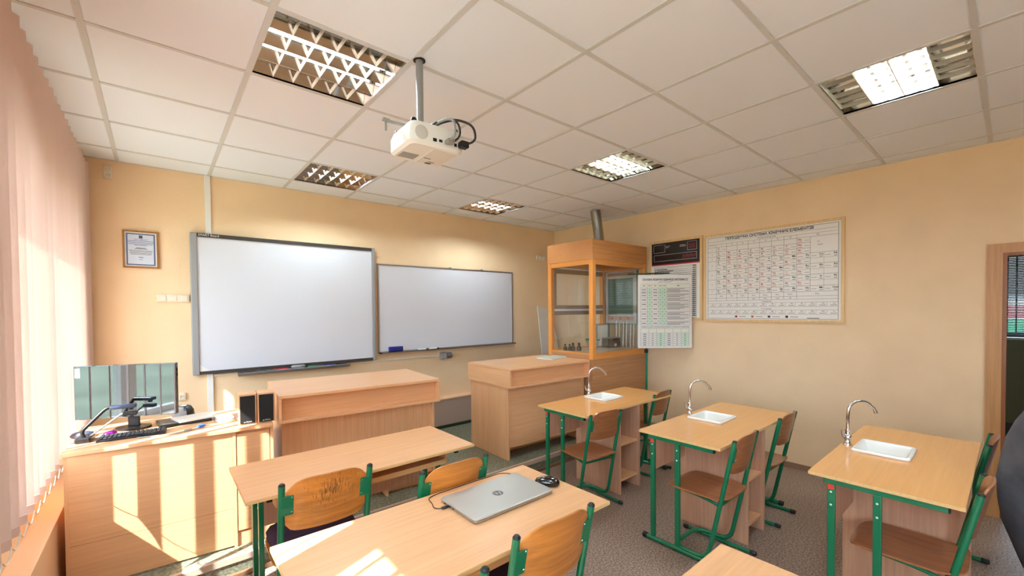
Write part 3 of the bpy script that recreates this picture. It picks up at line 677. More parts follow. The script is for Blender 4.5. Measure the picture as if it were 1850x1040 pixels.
# panel leaning on the front wall behind the hood
pn = thing('leaning_panel', 'white panel leaning against the front wall beside the fume hood', 'panel', (4.74, 2.42, PZ + .004), math.radians(0))
M_ = Matrix.Rotation(math.radians(-8), 4, 'X')
obj('sheet', MB().prism([(-.19, 0), (.26, 0), (.10, 1.45), (-.19, 1.52)], 0, .016, 'y').xf(M_), mat('panel_white', (222, 216, 206), .5), pn)
obj('edge', MB().prism([(.261, 0), (.268, 0), (.108, 1.45), (.101, 1.45)], -.001, .017, 'y').xf(M_), bb, pn)
# booklets on the demonstration desk
for n, (m, rz, zo, lab) in enumerate(((paper_m, 10, 0, 'lower white booklet on the desk beside the fume hood'), (mat('booklet_cover', (206, 214, 200), .4), 4, .009, 'upper pale green booklet on the desk beside the fume hood'))):
    t = thing('booklet', lab, 'booklet', (3.70, 1.50 + .01 * n, PZ + .8955 + zo), math.radians(rz), 'booklets by the fume hood')
    obj('cover', MB().box(-.15, .15, -.105, .105, .0065, .0075).box(-.15, .15, -.105, .105, 0, .001).box(-.15, -.149, -.105, .105, .001, .0065), m, t); obj('pages', B(-.149, .146, -.102, .102, .001, .0064), paper_m, t)
# ------------------------------------------------------------------ wall charts
def framed(name, label, cat, loc, rot, w, h, fw_, fm, face=paper_m, th=.022):
    t = thing(name, label, cat, loc, math.radians(rot))
    fr = MB(); fr.box(0, w, -th, 0, 0, fw_); fr.box(0, w, -th, 0, h - fw_, h); fr.box(0, fw_, -th, 0, fw_, h - fw_); fr.box(w - fw_, w, -th, 0, fw_, h - fw_)
    obj('frame', fr, fm, t); obj('sheet', B(fw_, w - fw_, -.012, -.002, fw_, h - fw_), face, t)
    return t
# periodic table on the right wall
w, h = 1.289, .97
t = framed('periodic_table', 'large framed periodic table of chemical elements on the right wall', 'chart', (X1 - .0005, .357, 1.437), -90, w, h, .026, frame_m)
P = Print(); X = lambda u: u * w
Zv = lambda v: h - v * h
P.frame(ink_m, X(.036), X(.964), Zv(.965), Zv(.043), .003)
P.text(ink_m, 'ПЕРІОДИЧНА СИСТЕМА ХІМІЧНИХ ЕЛЕМЕНТІВ', X(.5), Zv(.066), .036, width=X(.63), bold=.0012)
P.text(ink_m, 'ГРУПИ ЕЛЕМЕНТІВ', X(.5), Zv(.105), .018)
P.hl(ink_m, X(.036), X(.964), Zv(.088)); P.hl(ink_m, X(.108), X(.964), Zv(.119))
cols = [.036, .108] + [.108 + .0857 * k for k in range(1, 11)]
rows = [.152, .205, .259, .311, .3635, .416, .469, .522, .578, .634, .69]
P.hl(ink_m, X(.036), X(.964), Zv(.152), .002)
for v in rows[1:]: P.hl(fade_m if v in (.3635, .469, .578) else ink_m, X(.108), X(.964), Zv(v))
for v in (.205, .259, .311, .416, .522, .634, .69, .735, .765): P.hl(ink_m, X(.036), X(.964), Zv(v), .002)
for k, c in enumerate(cols[1:9]): P.vl(ink_m, X(c), Zv(.765 if k < 8 else .69), Zv(.119), .002)
P.rect(paper_m, X(.797), X(.962), Zv(.309), Zv(.154), .0004); P.vl(ink_m, X(.794), Zv(.69), Zv(.152), .002); P.vl(fade_m, X(.879), Zv(.69), Zv(.311))
P.frame(fade_m, X(.815), X(.945), Zv(.295), Zv(.17), .0015); P.frame(ink_m, X(.83), X(.92), Zv(.25), Zv(.19), .002); P.text(red_m, 'Cs', X(.845), Zv(.205), .022); P.text(ink_m, 'Цезій', X(.855), Zv(.235), .016)
for v in (.265, .278, .288): P.hl(fade_m, X(.83), X(.93), Zv(v), .003)
P.text(ink_m, 'ПЕРІОДИ', X(.072), Zv(.125), .016)
for k, g in enumerate(['I', 'II', 'III', 'IV', 'V', 'VI', 'VII']): P.text(ink_m, g, X(.151 + .0857 * k), Zv(.136), .018)
P.text(ink_m, 'VIII', X(.84), Zv(.136), .018)
for k, v in enumerate((.178, .232, .285, .363, .469, .578, .662), 1): P.text(ink_m, str(k), X(.072), Zv(v), .02)
EL = ['H . . . . . . He', 'Li Be B C N O F Ne', 'Na Mg Al Si P S Cl Ar', 'K Ca Sc Ti V Cr Mn Fe Co Ni', 'Cu Zn Ga Ge As Se Br Kr', 'Rb Sr Y Zr Nb Mo Tc Ru Rh Pd', 'Ag Cd In Sn Sb Te I Xe', 'Cs Ba La Hf Ta W Re Os Ir Pt', 'Au Hg Tl Pb Bi Po At Rn', 'Fr Ra Ac Rf Db Sg Bh Hs Mt Uun']
redset = set('H Be B C N O F Ne He Mg Al Si P S Cl Ar Ga Ge As Se Br Kr In Sn Sb Te I Xe Tl Pb Bi Po At Rn Ca Ba'.split()); inkset = set('Li Na K Rb Cs C N P Si S'.split())
for r, line in enumerate(EL):
    v = (rows[r] + rows[r + 1]) / 2
    for c, e in enumerate(line.split()):
        if e == '.': continue
        x = cols[1] + .0857 * c; m = red_m if e in redset - inkset else ink_m
        right = (r in (3, 5, 7, 9) and c >= 2) or (r in (4, 6, 8) and c < 2)
        xs = X(x + (.068 if right else .018)); P.text(m, e, xs, Zv(v - .008), .026, bold=.0006)
        P.hl(m, xs - .014, xs + .022 * (1 if not right else .6), Zv(v + .015), .004)
        P.hl(fade_m, X(x + (.006 if right else .048)), X(x + (.04 if right else .08)), Zv(v + .004), .003)
for k, (a, b) in enumerate((('R₂O', ''), ('RO', ''), ('R₂O₃', ''), ('RO₂', 'RH₄'), ('R₂O₅', 'RH₃'), ('RO₃', 'H₂R'), ('R₂O₇', 'HR'))):
    P.text(ink_m, a, X(.151 + .0857 * k), Zv(.713), .018); P.text(ink_m, b, X(.151 + .0857 * k), Zv(.75), .017)
P.text(ink_m, 'RO₄', X(.84), Zv(.713), .018)
for base_, els, ttl in ((.795, 'Ce Pr Nd Pm Sm Eu Gd Tb Dy Ho Er Tm Yb Lu', '* Лантаноїди'), (.873, 'Th Pa U Np Pu Am Cm Bk Cf Es Fm Md No Lr', '** Актиноїди')):
    P.text(ink_m, ttl, X(.5), Zv(base_ - .014), .016); P.hl(ink_m, X(.036), X(.964), Zv(base_)); P.hl(ink_m, X(.036), X(.964), Zv(base_ + .044))
    for k, e in enumerate(els.split()):
        x = .036 + .928 / 14 * k; P.vl(fade_m, X(x), Zv(base_ + .044), Zv(base_)); P.text(ink_m, e, X(x + .044), Zv(base_ + .013), .019); P.hl(fade_m, X(x + .02), X(x + .06), Zv(base_ + .031), .004)
for u, m in ((.272, red_m), (.398, mat('orange_ink', (206, 92, 60), .6)), (.52, mat('violet_ink', (66, 58, 84), .6)), (.643, ink_m)):
    P.rect(m, X(u - .009), X(u + .009), Zv(.953), Zv(.931)); P.hl(fade_m, X(u + .022), X(u + .075), Zv(.943), .005)
P.hl(ink_m, X(.776), X(.852), Zv(.956), .006)
build_print(P, t, -.012)
# black and white solubility chart beside it
w, h = .68, .975
t = framed('wall_chart', 'framed wall chart with black upper panel beside the periodic table', 'chart', (X1 - .0005, 1.052, 1.444), -90, w, h, .03, frame_m)
P = Print(); bp_m = mat('black_panel', (26, 18, 20), .25); dred_m = mat('dark_red_ink', (120, 40, 44), .6); lg_m = mat('pale_line', (170, 168, 172), .5)
P.rect(bp_m, .032, .648, .682, .947); P.rect(red_m, .032, .648, .668, .682)
for a in ((.06, .212, .83, .924), (.499, .611, .827, .926), (.065, .611, .724, .80)): P.frame(lg_m, *a, .004)
for x, z, ww in ((.22, .9, .06), (.22, .885, .05), (.404, .895, .07), (.404, .88, .08)): P.hl(lg_m, x, x + ww, z, .006)
for k in range(10): P.rect(dred_m, .44 + k * .0165, .451 + k * .0165, .74 + .01 * (k % 2), .785 - .006 * (k % 3), .0003)
for k in range(5): P.rect(dred_m, .52 + k * .016, .53 + k * .016, .845, .905, .0003)
P.frame(ink_m, .07, .605, .034, .65, .003)
for k in range(26): P.hl(ink_m, .075, .60, .056 + k * .0232, .003); P.rect(ink_m, .562, .60, .058 + k * .0232, .066 + k * .0232)
for k in range(3): P.rect(ink_m, .08, .092, .612 - .022 * k, .626 - .022 * k, .0004); P.hl(ink_m, .1, (.24, .32, .28)[k], .619 - .022 * k, .008)
build_print(P, t, -.012)
# teal instruction chart seen through the hood
w, h = .52, .73
t = framed('instruction_chart', 'teal instruction chart on the right wall seen through the fume hood glass', 'chart', (X1 - .0005, 1.745, 1.375), -90, w, h, .012, mat('chart_edge_green', (50, 110, 80), .5))
P = Print(); P.rect(teal_m, .05, .45, .13, .62); P.rect(mat('peach_band', (232, 178, 150), .6), .05, .46, .05, .115); P.rect(mat('peach_band', 0), .04, .47, .65, .70)
P.text(ink_m, 'ПРАВИЛА ТЕХНІКИ БЕЗПЕКИ', .255, .675, .026, width=.38)
for k in range(15): P.hl(ink_m, .085, .40 - .05 * ((k * 7) % 4) / 3, .60 - k * .031, .004); P.rect(bluei_m, .058, .074, .594 - k * .031, .608 - k * .031, .0003)
for k in range(3): P.text(red_m, '▲', .12 + k * .13, .082, .04)
build_print(P, t, -.012)
# stand with the table of units
sd = Vector((4.573, .825, 0)); yaw = -YAW
st = thing('chart_stand', 'green pole stand holding the chart of units before the fume hood', 'stand', sd, yaw)
obj('pole', MB().tube([(0, 0, .012), (0, 0, 2.005)], .0125, 10), green_m, st, 50)
for a in (30, 150, 270): 
    c, s = math.cos(math.radians(a)), math.sin(math.radians(a)); lg = obj('foot', MB().tube([(c * .01, s * .01, .05), (c * .16, s * .16, .013)], .0095, 8), green_m, st, 50); obj('foot_cap', MB().tube([(c * .16, s * .16, .013), (c * .19, s * .19, .012)], .0115, 8), blackr_m, lg, 50)
obj('clamp', MB().bev(-.022, .016, -.016, .016, 1.07, 1.115, .004), black_m, st, 0)
obj('arm', MB().tube([(-.22, -.004, 1.985), (.26, -.004, 1.995)], .008, 8), mat('dark_green_enamel', (20, 60, 44), .4), st, 50)
pw, ph = .625, .845
pc = thing('chart_sheet', 'white sheet of physical units hanging from the green stand', 'chart', sd + Vector((math.cos(yaw) * -.105, math.sin(yaw) * -.105, 0)) + Vector((math.sin(yaw) * .034, -math.cos(yaw) * .034, 0)), yaw)
L = []
g = MB(); NX, NZ = 16, 10
def curl(x, z): return -.003 + .003 * math.sin(x * 9 + z * 4) * max(abs(2 * x / pw - 1), abs(2 * z / ph - 1)) ** 3
zb = 1.128
for off in (0, .0012):
    for j in range(NZ + 1):
        for i in range(NX + 1):
            x, z = pw * i / NX, ph * j / NZ; g.v.append((x, curl(x, z) + off + .014, zb + z))
n1 = NX + 1; o2 = n1 * (NZ + 1)
for j in range(NZ):
    for i in range(NX):
        a = j * n1 + i; g.f += [(a, a + 1, a + n1 + 1, a + n1), (o2 + a, o2 + a + n1, o2 + a + n1 + 1, o2 + a + 1)]
rim = [i for i in range(NX)] + [j * n1 + NX for j in range(NZ)] + [NZ * n1 + NX - i for i in range(NX)] + [(NZ - j) * n1 for j in range(NZ)]
for q in range(len(rim)):
    a, b = rim[q], rim[(q + 1) % len(rim)]; g.f.append((a, b, o2 + b, o2 + a))
obj('sheet', g, mat('laminated_paper', (234, 230, 224), .25), pc, 50)
P = Print(); zt = zb + ph
P.text(ink_m, 'ОСНОВНІ ФІЗИЧНІ ОДИНИЦІ СИСТЕМИ СІ', pw / 2, zt - .055, .03, width=.52, bold=.0006); P.text(ink_m, 'System international', pw / 2, zt - .082, .018)
xs = [.03, .108, .162, .238, .284, .33, .60]; z_a, z_b = zt - .105, zt - .58
P.rect(pgreen_m, xs[1], xs[2], z_b, z_a - .045); P.rect(pgreen_m, xs[3], xs[5], z_b, z_a - .045); P.rect(pcream_m, xs[0], xs[-1], z_a - .045, z_a, 0)
for x in xs: P.vl(fade_m, x, z_b, z_a, .002)
zr = [z_a, z_a - .045, z_a - .085, z_a - .11, z_a - .155, z_a - .21, z_a - .255, z_a - .32, z_a - .37, z_a - .43, z_b]
for z in zr: P.hl(fade_m, xs[0], xs[-1], z, .002)
for q in range(1, 10):
    zm = (zr[q] + zr[q + 1]) / 2
    for a, b in ((0, .05), (2, .045)): P.hl(ink_m, (xs[a] + xs[a + 1]) / 2 - b / 2, (xs[a] + xs[a + 1]) / 2 + b / 2, zm, .006)
    for a in (1, 3, 4): P.hl(ink_m, (xs[a] + xs[a + 1]) / 2 - .006, (xs[a] + xs[a + 1]) / 2 + .006, zm, .006)
    for k in range(3 if zr[q] - zr[q + 1] > .03 else 1): P.hl(fade_m, xs[5] + .008, xs[6] - .012 - .05 * ((q + k) % 3), zr[q] - .012 - .012 * k, .005)
for a in range(6): P.hl(ink_m, (xs[a] + xs[a + 1]) / 2 - .014, (xs[a] + xs[a + 1]) / 2 + .014, z_a - .02, .006)
P.text(ink_m, 'ПРЕФІКСИ ДЛЯ УТВОРЕННЯ ДОЛЬНИХ ТА КРАТНИХ ОДИНИЦЬ', pw / 2, zt - .602, .02, width=.56)
xs = [.03, .125, .215, .31, .405, .5, .59]; z_a, z_b = zt - .62, zb + .025
P.rect(pgreen_m, xs[2], xs[3], z_b, z_a - .05); P.rect(pgreen_m, xs[5], xs[6], z_b, z_a - .05); P.rect(pcream_m, xs[0], xs[-1], z_a - .05, z_a)
for x in xs: P.vl(fade_m, x, z_b, z_a, .002)
for q in range(8):
    z = z_a - (0 if q == 0 else .05 + (q - 1) * (z_a - .05 - z_b) / 6); P.hl(fade_m, xs[0], xs[-1], z, .002)
    if q:
        for a in range(6):
            if q < 7: P.hl(ink_m, (xs[a] + xs[a + 1]) / 2 - (.018 if a % 3 == 0 else .008), (xs[a] + xs[a + 1]) / 2 + (.018 if a % 3 == 0 else .008), z - .0125, .006)
build_print(P, pc, .0085)
# ------------------------------------------------------------------ boards on the front wall
w, h = 1.645, 1.25
t = thing('interactive_board', 'large grey framed interactive whiteboard with black top strip and pen tray', 'board', (.452, YF - .0005, 1.035))
obj('panel', B(.05, w - .035, -.045, -.005, .03, h - .035), board_m, t)
obj('side_rail', MB().bev(0, .049, -.06, 0, 0, h, .006), gray_m, t); obj('side_rail', MB().bev(w - .034, w, -.06, 0, 0, h, .006), gray_m, t)
obj('top_rail', B(.0495, w - .0345, -.055, -.002, h - .0345, h - .002), dark_m, t); obj('bottom_rail', B(.0495, w - .0345, -.055, -.002, .002, .0295), dark_m, t)
obj('corner', MB().prism([(.05, .03), (.125, .03), (.05, .09)], -.0475, -.0455, 'y'), white_m, t)
ty = mat('tray_grey', (96, 98, 104), .4)
tr = obj('pen_tray', MB().prism([(-.016, .0), (-.075, -.005), (-.11, .022), (-.10, .03), (-.07, .012), (-.016, .025)], .335, 1.34, 'x').xf(Matrix.Translation((0, -.0, -.035))), ty, t)
tr.location = (0, -.003, 0)
P = Print(); P.text(white_m, 'SMART Board', .058, h - .018, .026, 'LEFT'); build_print(P, t, -.0555, 'lettering')
for nm, a, b, m, lab in (('marker', .92, 1.05, black_m, 'black marker in the pen tray of the interactive board'), ('marker', 1.07, 1.20, red_m, 'red marker in the pen tray of the interactive board'), ('marker', 1.375, 1.505, mat('green_plastic', (20, 120, 70), .4), 'green marker in the pen tray of the interactive board'), ('marker', 1.515, 1.645, blue_m, 'blue marker in the pen tray of the interactive board')):
    k = thing(nm, lab, 'marker', (a, YF - .078, 1.028), 0, 'tray markers'); obj('barrel', MB().tube([(0, 0, 0), (.10, 0, 0)], .0085, 10), m, k, 50); obj('cap', MB().tube([(.1005, 0, 0), (b - a, 0, 0)], .0075, 10), m, k, 50)
k = thing('board_eraser', 'grey oval eraser in the middle of the pen tray', 'eraser', (1.29, YF - .078, 1.022), 0)
obj('body', MB().loft([[(math.cos(q) * .065 * s, math.sin(q) * .022 * s, z) for q in [2 * math.pi * i / 20 for i in range(20)]] for s, z in ((.9, .008), (1, .014), (1, .026), (.8, .034))]), gray_m, k, 50); obj('felt', MB().loft([[(math.cos(q) * .062, math.sin(q) * .02, z) for q in [2 * math.pi * i / 20 for i in range(20)]] for z in (0, .0075)]), black_m, k)
w, h = 2.005, 1.02
t = thing('whiteboard', 'plain magnetic whiteboard with thin aluminium frame right of the interactive board', 'board', (2.14, YF - .0005, 1.102))
obj('panel', B(.016, w - .016, -.014, -.002, .016, h - .016), board_m, t)
for a in ((0, w, -.02, -.0, h - .0155, h), (0, w, -.02, 0, 0, .0155), (0, .0155, -.02, 0, .016, h - .016), (w - .0155, w, -.02, 0, .016, h - .016)): obj('frame_bar', B(*a), alu_m, t)
obj('pen_ledge', MB().prism([(-.0205, .0), (-.075, -.002), (-.078, .01), (-.075, .01), (-.073, .003), (-.0205, .006)], .02, w - .02, 'x'), alu_m, t)
for x in (0, w - .02): obj('corner_cap', MB().bev(x, x + .02, -.08, -.0205, -.004, .012, .002, 1), black_m, t)
for x in (.95, 1.45): obj('clip', MB().bev(x, x + .03, -.022, -.002, h, h + .012, .002, 1), gray_m, t)
k = thing('sponge_eraser', 'dark blue block eraser on the ledge of the plain whiteboard', 'eraser', (2.255, YF - .066, 1.1085), 0); obj('body', MB().bev(0, .165, 0, .045, .014, .062, .005), blue_m, k); obj('felt', B(.003, .162, .003, .042, 0, .0135), black_m, k)
for a, lab, rz in ((2.62, 'left white marker on the plain whiteboard ledge', 0), (2.77, 'right white marker on the plain whiteboard ledge', 0)):
    k = thing('marker', lab, 'marker', (a, YF - .055, 1.117), 0, 'ledge markers'); obj('barrel', MB().tube([(0, 0, 0), (.1, 0, 0)], .0085, 10), white_m, k, 50); obj('cap', MB().tube([(.1005, 0, 0), (.13, 0, 0)], .0085, 10), black_m, k, 50)
# certificate
w, h = .225, .305
t = framed('certificate', 'small framed certificate with blue border left of the interactive board', 'certificate', (.019, YF - .0005, 1.957), 0, w, h, .013, brass_m)
P = Print(); P.rect(mat('certificate_blue', (206, 214, 228), .5), .022, w - .022, .022, h - .022)
for a in ((.022, .032, .022, h - .022), (w - .032, w - .022, .022, h - .022), (.032, w - .032, .022, .032), (.032, w - .032, h - .032, h - .022)): P.rect(mat('border_blue', (92, 106, 150), .5), *a, .0003)
P.rect(mat('crest_grey', (70, 76, 96), .5), .101, .124, .243, .268, .0003); P.text(bluei_m, 'СЕРТИФІКАТ', w / 2, .232, .017, width=.09)
for z, ww, m in ((.221, .16, bluei_m), (.208, .16, bluei_m), (.196, .15, fade_m), (.186, .08, fade_m), (.165, .06, ink_m), (.157, .08, ink_m), (.143, .15, fade_m), (.133, .14, fade_m), (.122, .14, fade_m), (.112, .13, fade_m), (.088, .03, ink_m), (.07, .02, fade_m)): P.hl(m, w / 2 - ww / 2, w / 2 + ww / 2, z, .004)
build_print(P, t, -.012)
# trunking, sockets and switches
def tr_(name, label, cat, parts, grp=None):
    t = thing(name, label, cat, (0, YF, 0), 0, grp)
    for nm, a, m in parts: obj(nm, MB().bev(*a, .002, 1), m, t)
    return t
tr_('cable_trunking', 'white vertical cable trunking running from ceiling behind the interactive board', 'trunking', [('cover', (.556, .60, -.022, -.0005, .50, 1.034), white_m), ('cover', (.566, .61, -.022, -.0005, 2.286, H - .005), white_m)])
tr_('cable_trunking', 'thin cream cable channel running under the boards to a grey socket', 'trunking', [('cover', (.601, 2.935, -.014, -.0005, 1.006, 1.026), offw_m)])
def socket(label, x, z, w, h, n, vert, m, cat='socket', round_=True, y=0):
    t = thing('wall_socket' if cat == 'socket' else 'light_switch', label, cat, (x, YF - y, z), 0)
    obj('plate', MB().bev(0, w, -.02, -.0005, 0, h, .004), m, t)
    for k in range(n):
        cx_, cz_ = (w / 2, h * (k + .5) / n) if vert else (w * (k + .5) / n, h / 2); r = min(w, h) * .36
        if cat == 'socket':
            q = obj('outlet', MB().lathe([(r, -.0205), (r * .95, -.026), (r * .8, -.024), (r * .78, -.021)], (cx_, 0, cz_), 16, 'y'), m, t, 40)
            obj('hole', MB().lathe([(r * .12, -.0242), (r * .12, -.0246)], (cx_ - r * .35, 0, cz_), 8, 'y').lathe([(r * .12, -.0242), (r * .12, -.0246)], (cx_ + r * .35, 0, cz_), 8, 'y'), black_m, q)
        else: obj('rocker', MB().bev(cx_ - r, cx_ + r, -.026, -.0205, cz_ - r, cz_ + r, .003), m, t)
socket('cream double socket high up next to the blind under the ceiling', -.082, 2.655, .053, .105, 2, True, offw_m)
socket('row of three cream switches left of the interactive board', .224, 1.677, .218, .065, 3, False, offw_m, 'switch')
socket('cream socket low on the front wall behind the monitor', .354, .822, .048, .066, 1, True, offw_m)
socket('cream double outlet on the front wall left of the fume hood', 4.627, 2.33, .176, .07, 2, False, offw_m)
t = thing('grey_socket', 'grey round-nosed surface socket below the plain whiteboard', 'socket', (2.94, YF, .972)); obj('box', MB().bev(0, .075, -.05, -.0005, 0, .085, .006), gray_m, t); obj('nose', MB().lathe([(.036, 0), (.036, .06), (.03, .075)], (.076, -.04, .0425), 16, 'x'), mat('dark_grey_plastic', (110, 110, 112), .4), t, 40)
# ------------------------------------------------------------------ things on the teacher desk
TZ = PZ + .7405
mo = thing('computer_monitor', 'glossy black computer monitor on the teacher desk reflecting the window', 'monitor', (.078, 1.56, TZ), math.radians(-23))
scr_m = mat('glossy_screen', (16, 17, 20), .04, spec=.9, coat=.6)
mw = .508
obj('screen', MB().bev(-mw / 2, mw / 2, -.014, .014, .085, .405, .003), scr_m, mo)
obj('rear_shell', MB().loft([[(-mw / 2 + .006, .0145, .09), (mw / 2 - .006, .0145, .09), (mw / 2 - .006, .0145, .40), (-mw / 2 + .006, .0145, .40)], [(-.15, .05, .16), (.15, .05, .16), (.15, .05, .34), (-.15, .05, .34)]]), black_m, mo)
obj('neck', MB().bev(-.03, .03, .051, .066, .012, .25, .004), black_m, mo); obj('foot', MB().loft([[(math.cos(q) * .09, .05 + math.sin(q) * .07, z) for q in [2 * math.pi * i / 24 for i in range(24)]] for z in (.0005, .011)]), black_m, mo, 40)
obj('sticker', B(-mw / 2 + .006, -mw / 2 + .03, -.0150, -.0143, .335, .39), white_m, mo)
P = Print(); P.text(red_m, 'le\nno\nvo', -mw / 2 + .018, .363, .013); build_print(P, mo, -.0152, 'sticker_print')
def speaker(label, x, y):
    t = thing('desk_speaker', label, 'speaker', (x, y, TZ), math.radians(-6), 'wooden desk speakers')
    obj('cabinet', MB().bev(0, .098, .008, .13, 0.0005, .192, .002), beech_z, t); obj('grille', MB().bev(.008, .09, -.001, .0078, .006, .182, .003), mat('speaker_grille', (12, 12, 14), .85, bump=.3, bscale=900), t)
    P = Print(); P.text(white_m, 'Genius', .055, .018, .011); P.rect(white_m, .028, .036, .014, .018); build_print(P, t, -.0014, 'logo')
speaker('left of the two small wood-sided speakers, partly sunlit', .604, 1.222); speaker('right of the two small wood-sided speakers, beside the demonstration desk', .706, 1.209)
def mouse(label, x, y, z, rz, m, k=1.0):
    t = thing('computer_mouse', label, 'mouse', (x, y, z), math.radians(rz)); L = []
    for s, zz in ((.9, .0005), (1, .008), (.97, .018), (.82, .028), (.5, .034), (.08, .036)):
        L.append([(math.cos(q) * .031 * s * k * (1 - .12 * math.sin(q)), math.sin(q) * .056 * s * k - (.006 * (1 - s)), zz * k) for q in [2 * math.pi * i / 24 for i in range(24)]])
    obj('shell', MB().loft(L), m, t, 60); obj('wheel', MB().lathe([(.009, -.003), (.009, .003)], (0, .03 * k, .026 * k), 12, 'x'), gray_m, t, 40); obj('seam', B(-.0006, .0006, .012 * k, .05 * k, .026 * k, .0275 * k), blackr_m, t)
    return t
mouse('dark grey mouse at the left end of the teacher desk', -.12, 1.54, TZ, 70, mat('slate_plastic', (58, 62, 74), .35))
mouse('small magenta mouse behind the document camera', .0, 1.485, TZ, -30, mat('magenta_plastic', (170, 30, 170), .3), .8)
kb = thing('keyboard', 'black keyboard under the document camera on the teacher desk', 'keyboard', (-.05, 1.335, TZ), math.radians(-4))
obj('body', MB().bev(0, .30, 0, .112, .0005, .014, .004), black_m, kb)
km = mesh('key', MB().bev(-.008, .008, -.008, .008, 0, .006, .002, 1))
for r in range(5):
    for c in range(15): obj('key', km, mat('key_grey', (44, 46, 54), .4), kb, loc=(.017 + c * .019, .014 + r * .021, .0145))
dc = thing('document_camera', 'folding document camera with black arm on the teacher desk', 'camera', (-.10, 1.405, TZ), math.radians(-8))
obj('base', MB().bev(-.035, .03, -.03, .075, .0015, .03, .006), black_m, dc)
obj('base_foot', B(-.028, .023, -.022, .067, .0003, .0014), blackr_m, dc)
obj('arm', MB().tube(fillet([(0, 0, .025), (-.012, .0, .06), (.085, .035, .172), (.12, .04, .176)], .03), .009, 10), black_m, dc, 60)
obj('strut', MB().tube([(.018, .02, .026), (.15, .038, .13), (.19, .04, .135)], .005, 8), alu_m, dc, 60)
obj('head', MB().bev(.10, .215, .02, .065, .162, .182, .006), mat('slate_blue', (44, 52, 74), .35), dc); obj('lens', MB().lathe([(.013, .161), (.012, .150)], (.19, .042, 0), 14), black_m, dc, 40)
obj('head_clip', MB().bev(.155, .22, .025, .06, .118, .14, .004), black_m, dc)
gt = thing('graphics_tablet', 'flat black tablet lying between monitor and speakers on the teacher desk', 'tablet', (.345, 1.585, TZ), math.radians(5)); obj('slab', MB().bev(-.135, .135, -.105, .105, .0005, .017, .005), black_m, gt); obj('pad', B(-.12, .10, -.09, .09, .0172, .0178), mat('pad_grey', (70, 70, 76), .35), gt)
fo = thing('paper_folder', 'white paper folder lying on the black tablet', 'folder', (.395, 1.575, TZ + .0185), math.radians(14)); obj('cover', MB().box(-.10, .10, -.085, .085, .007, .009).box(-.10, .10, -.085, .085, 0, .0012), paper_m, fo); obj('sheets', B(-.097, .097, -.082, .082, .0013, .0069), white_m, fo)
for n in range(3):
    k = thing('notebook', ('lowest', 'middle', 'top')[n] + ' notebook of the small stack left of the speakers', 'notebook', (.552, 1.47, TZ + .0005 + n * .0085), math.radians((6, -3, 2)[n]), 'stacked notebooks'); obj('cover', MB().box(-.045, .045, -.08, .08, .007, .0078).box(-.045, .045, -.08, .08, 0, .0008), (paper_m, gray_m, paper_m)[n], k); obj('pages', B(-.043, .043, -.078, .078, .0009, .0069), paper_m, k)
cb_ = thing('video_cable', 'grey video cable with blue plug at the front of the teacher desk', 'cable', (0, 0, TZ + .004)); obj('cord', MB().tube(fillet([(.12, 1.30, 0), (.25, 1.262, 0), (.34, 1.285, 0), (.40, 1.32, 0), (.47, 1.36, 0)], .06), .0035, 6), gray_m, cb_, 60)
obj('plug', MB().tube([(.335, 1.283, .003), (.37, 1.30, .003)], .007, 8), gray_m, cb_, 60); obj('blue_plug', MB().bev(-.022, .022, -.012, .012, -.003, .013, .003).xf(Matrix.Translation((.42, 1.34, 0)) @ Matrix.Rotation(.7, 4, 'Z')), mat('bright_blue', (40, 90, 200), .35), cb_)
dm = thing('rounded_dome', 'grey and black rounded dome behind the monitor', 'appliance', (.345, 1.735, TZ)); obj('dome', MB().lathe([(.055, .0005), (.06, .02), (.056, .05), (.04, .075), (.015, .086)], n=20), mat('dome_grey', (188, 186, 186), .4), dm, 60); obj('hood', MB().lathe([(.0605, .012), (.0612, .02), (.0573, .05), (.041, .0765), (.03, .082)], (.004, .002, 0), n=20), black_m, dm, 60)  # plain rounded dome, kind of object not identified
# ------------------------------------------------------------------ laptop desk
DZ_ = .7505
lp = thing('laptop', 'closed silver laptop with a round logo on the desk', 'laptop', (1.372, -.443, DZ_), 0)
obj('base', MB().loft([rrect(-.212, .212, -.13, .13, .015, .0005), rrect(-.217, .217, -.135, .135, .018, .005), rrect(-.217, .217, -.135, .135, .018, .0105)]), alu_m, lp, 40)
obj('lid', MB().loft([rrect(-.218, .218, -.136, .136, .018, .0125), rrect(-.218, .218, -.136, .136, .018, .017), rrect(-.215, .215, -.133, .133, .016, .0195)]), silver_m, lp, 30)
obj('hinge', B(-.19, .19, .10, .133, .0106, .0124), black_m, lp); obj('gasket', B(-.205, .205, -.125, .099, .0106, .0124), black_m, lp)
obj('ports', MB().box(-.2176, -.2172, .02, .032, .004, .009).box(-.2176, -.2172, .045, .06, .004, .009).box(-.2176, -.2172, .085, .10, .004, .009), black_m, lp)
lg_ = MB(); lg_.lathe([(.024, .0196), (.024, .0199)], (0, 0, 0), 32); obj('logo_disc', lg_, mat('logo_grey', (92, 92, 94), .25, .6), lp)
lt = MB()
def bar(x0, z0, x1, z1, wd):   # stroke in the lid plane
    d = Vector((x1 - x0, z1 - z0)).normalized(); n = Vector((-d.y, d.x)) * wd / 2
    lt.prism([(x0 - n.x, z0 - n.y), (x1 - n.x, z1 - n.y), (x1 + n.x, z1 + n.y), (x0 + n.x, z0 + n.y)], .02, .0203, 'z')
for a in ((-.012, -.011, -.004, .020), (-.007, .008, -.001, .008), (-.001, .0075, -.0065, -.011), (.002, -.020, .010, .008), (.0085, .008, .015, .008), (.015, .0085, .0105, -.0085), (.0035, -.0085, .0105, -.0085)): bar(*a, .0032)
obj('logo_letters', lt, silver_m, lp)
m_ = mouse('glossy black wired mouse on the laptop desk', 1.635, -.49, DZ_, 38, mat('gloss_black', (14, 14, 15), .18, coat=.5), 1.08)
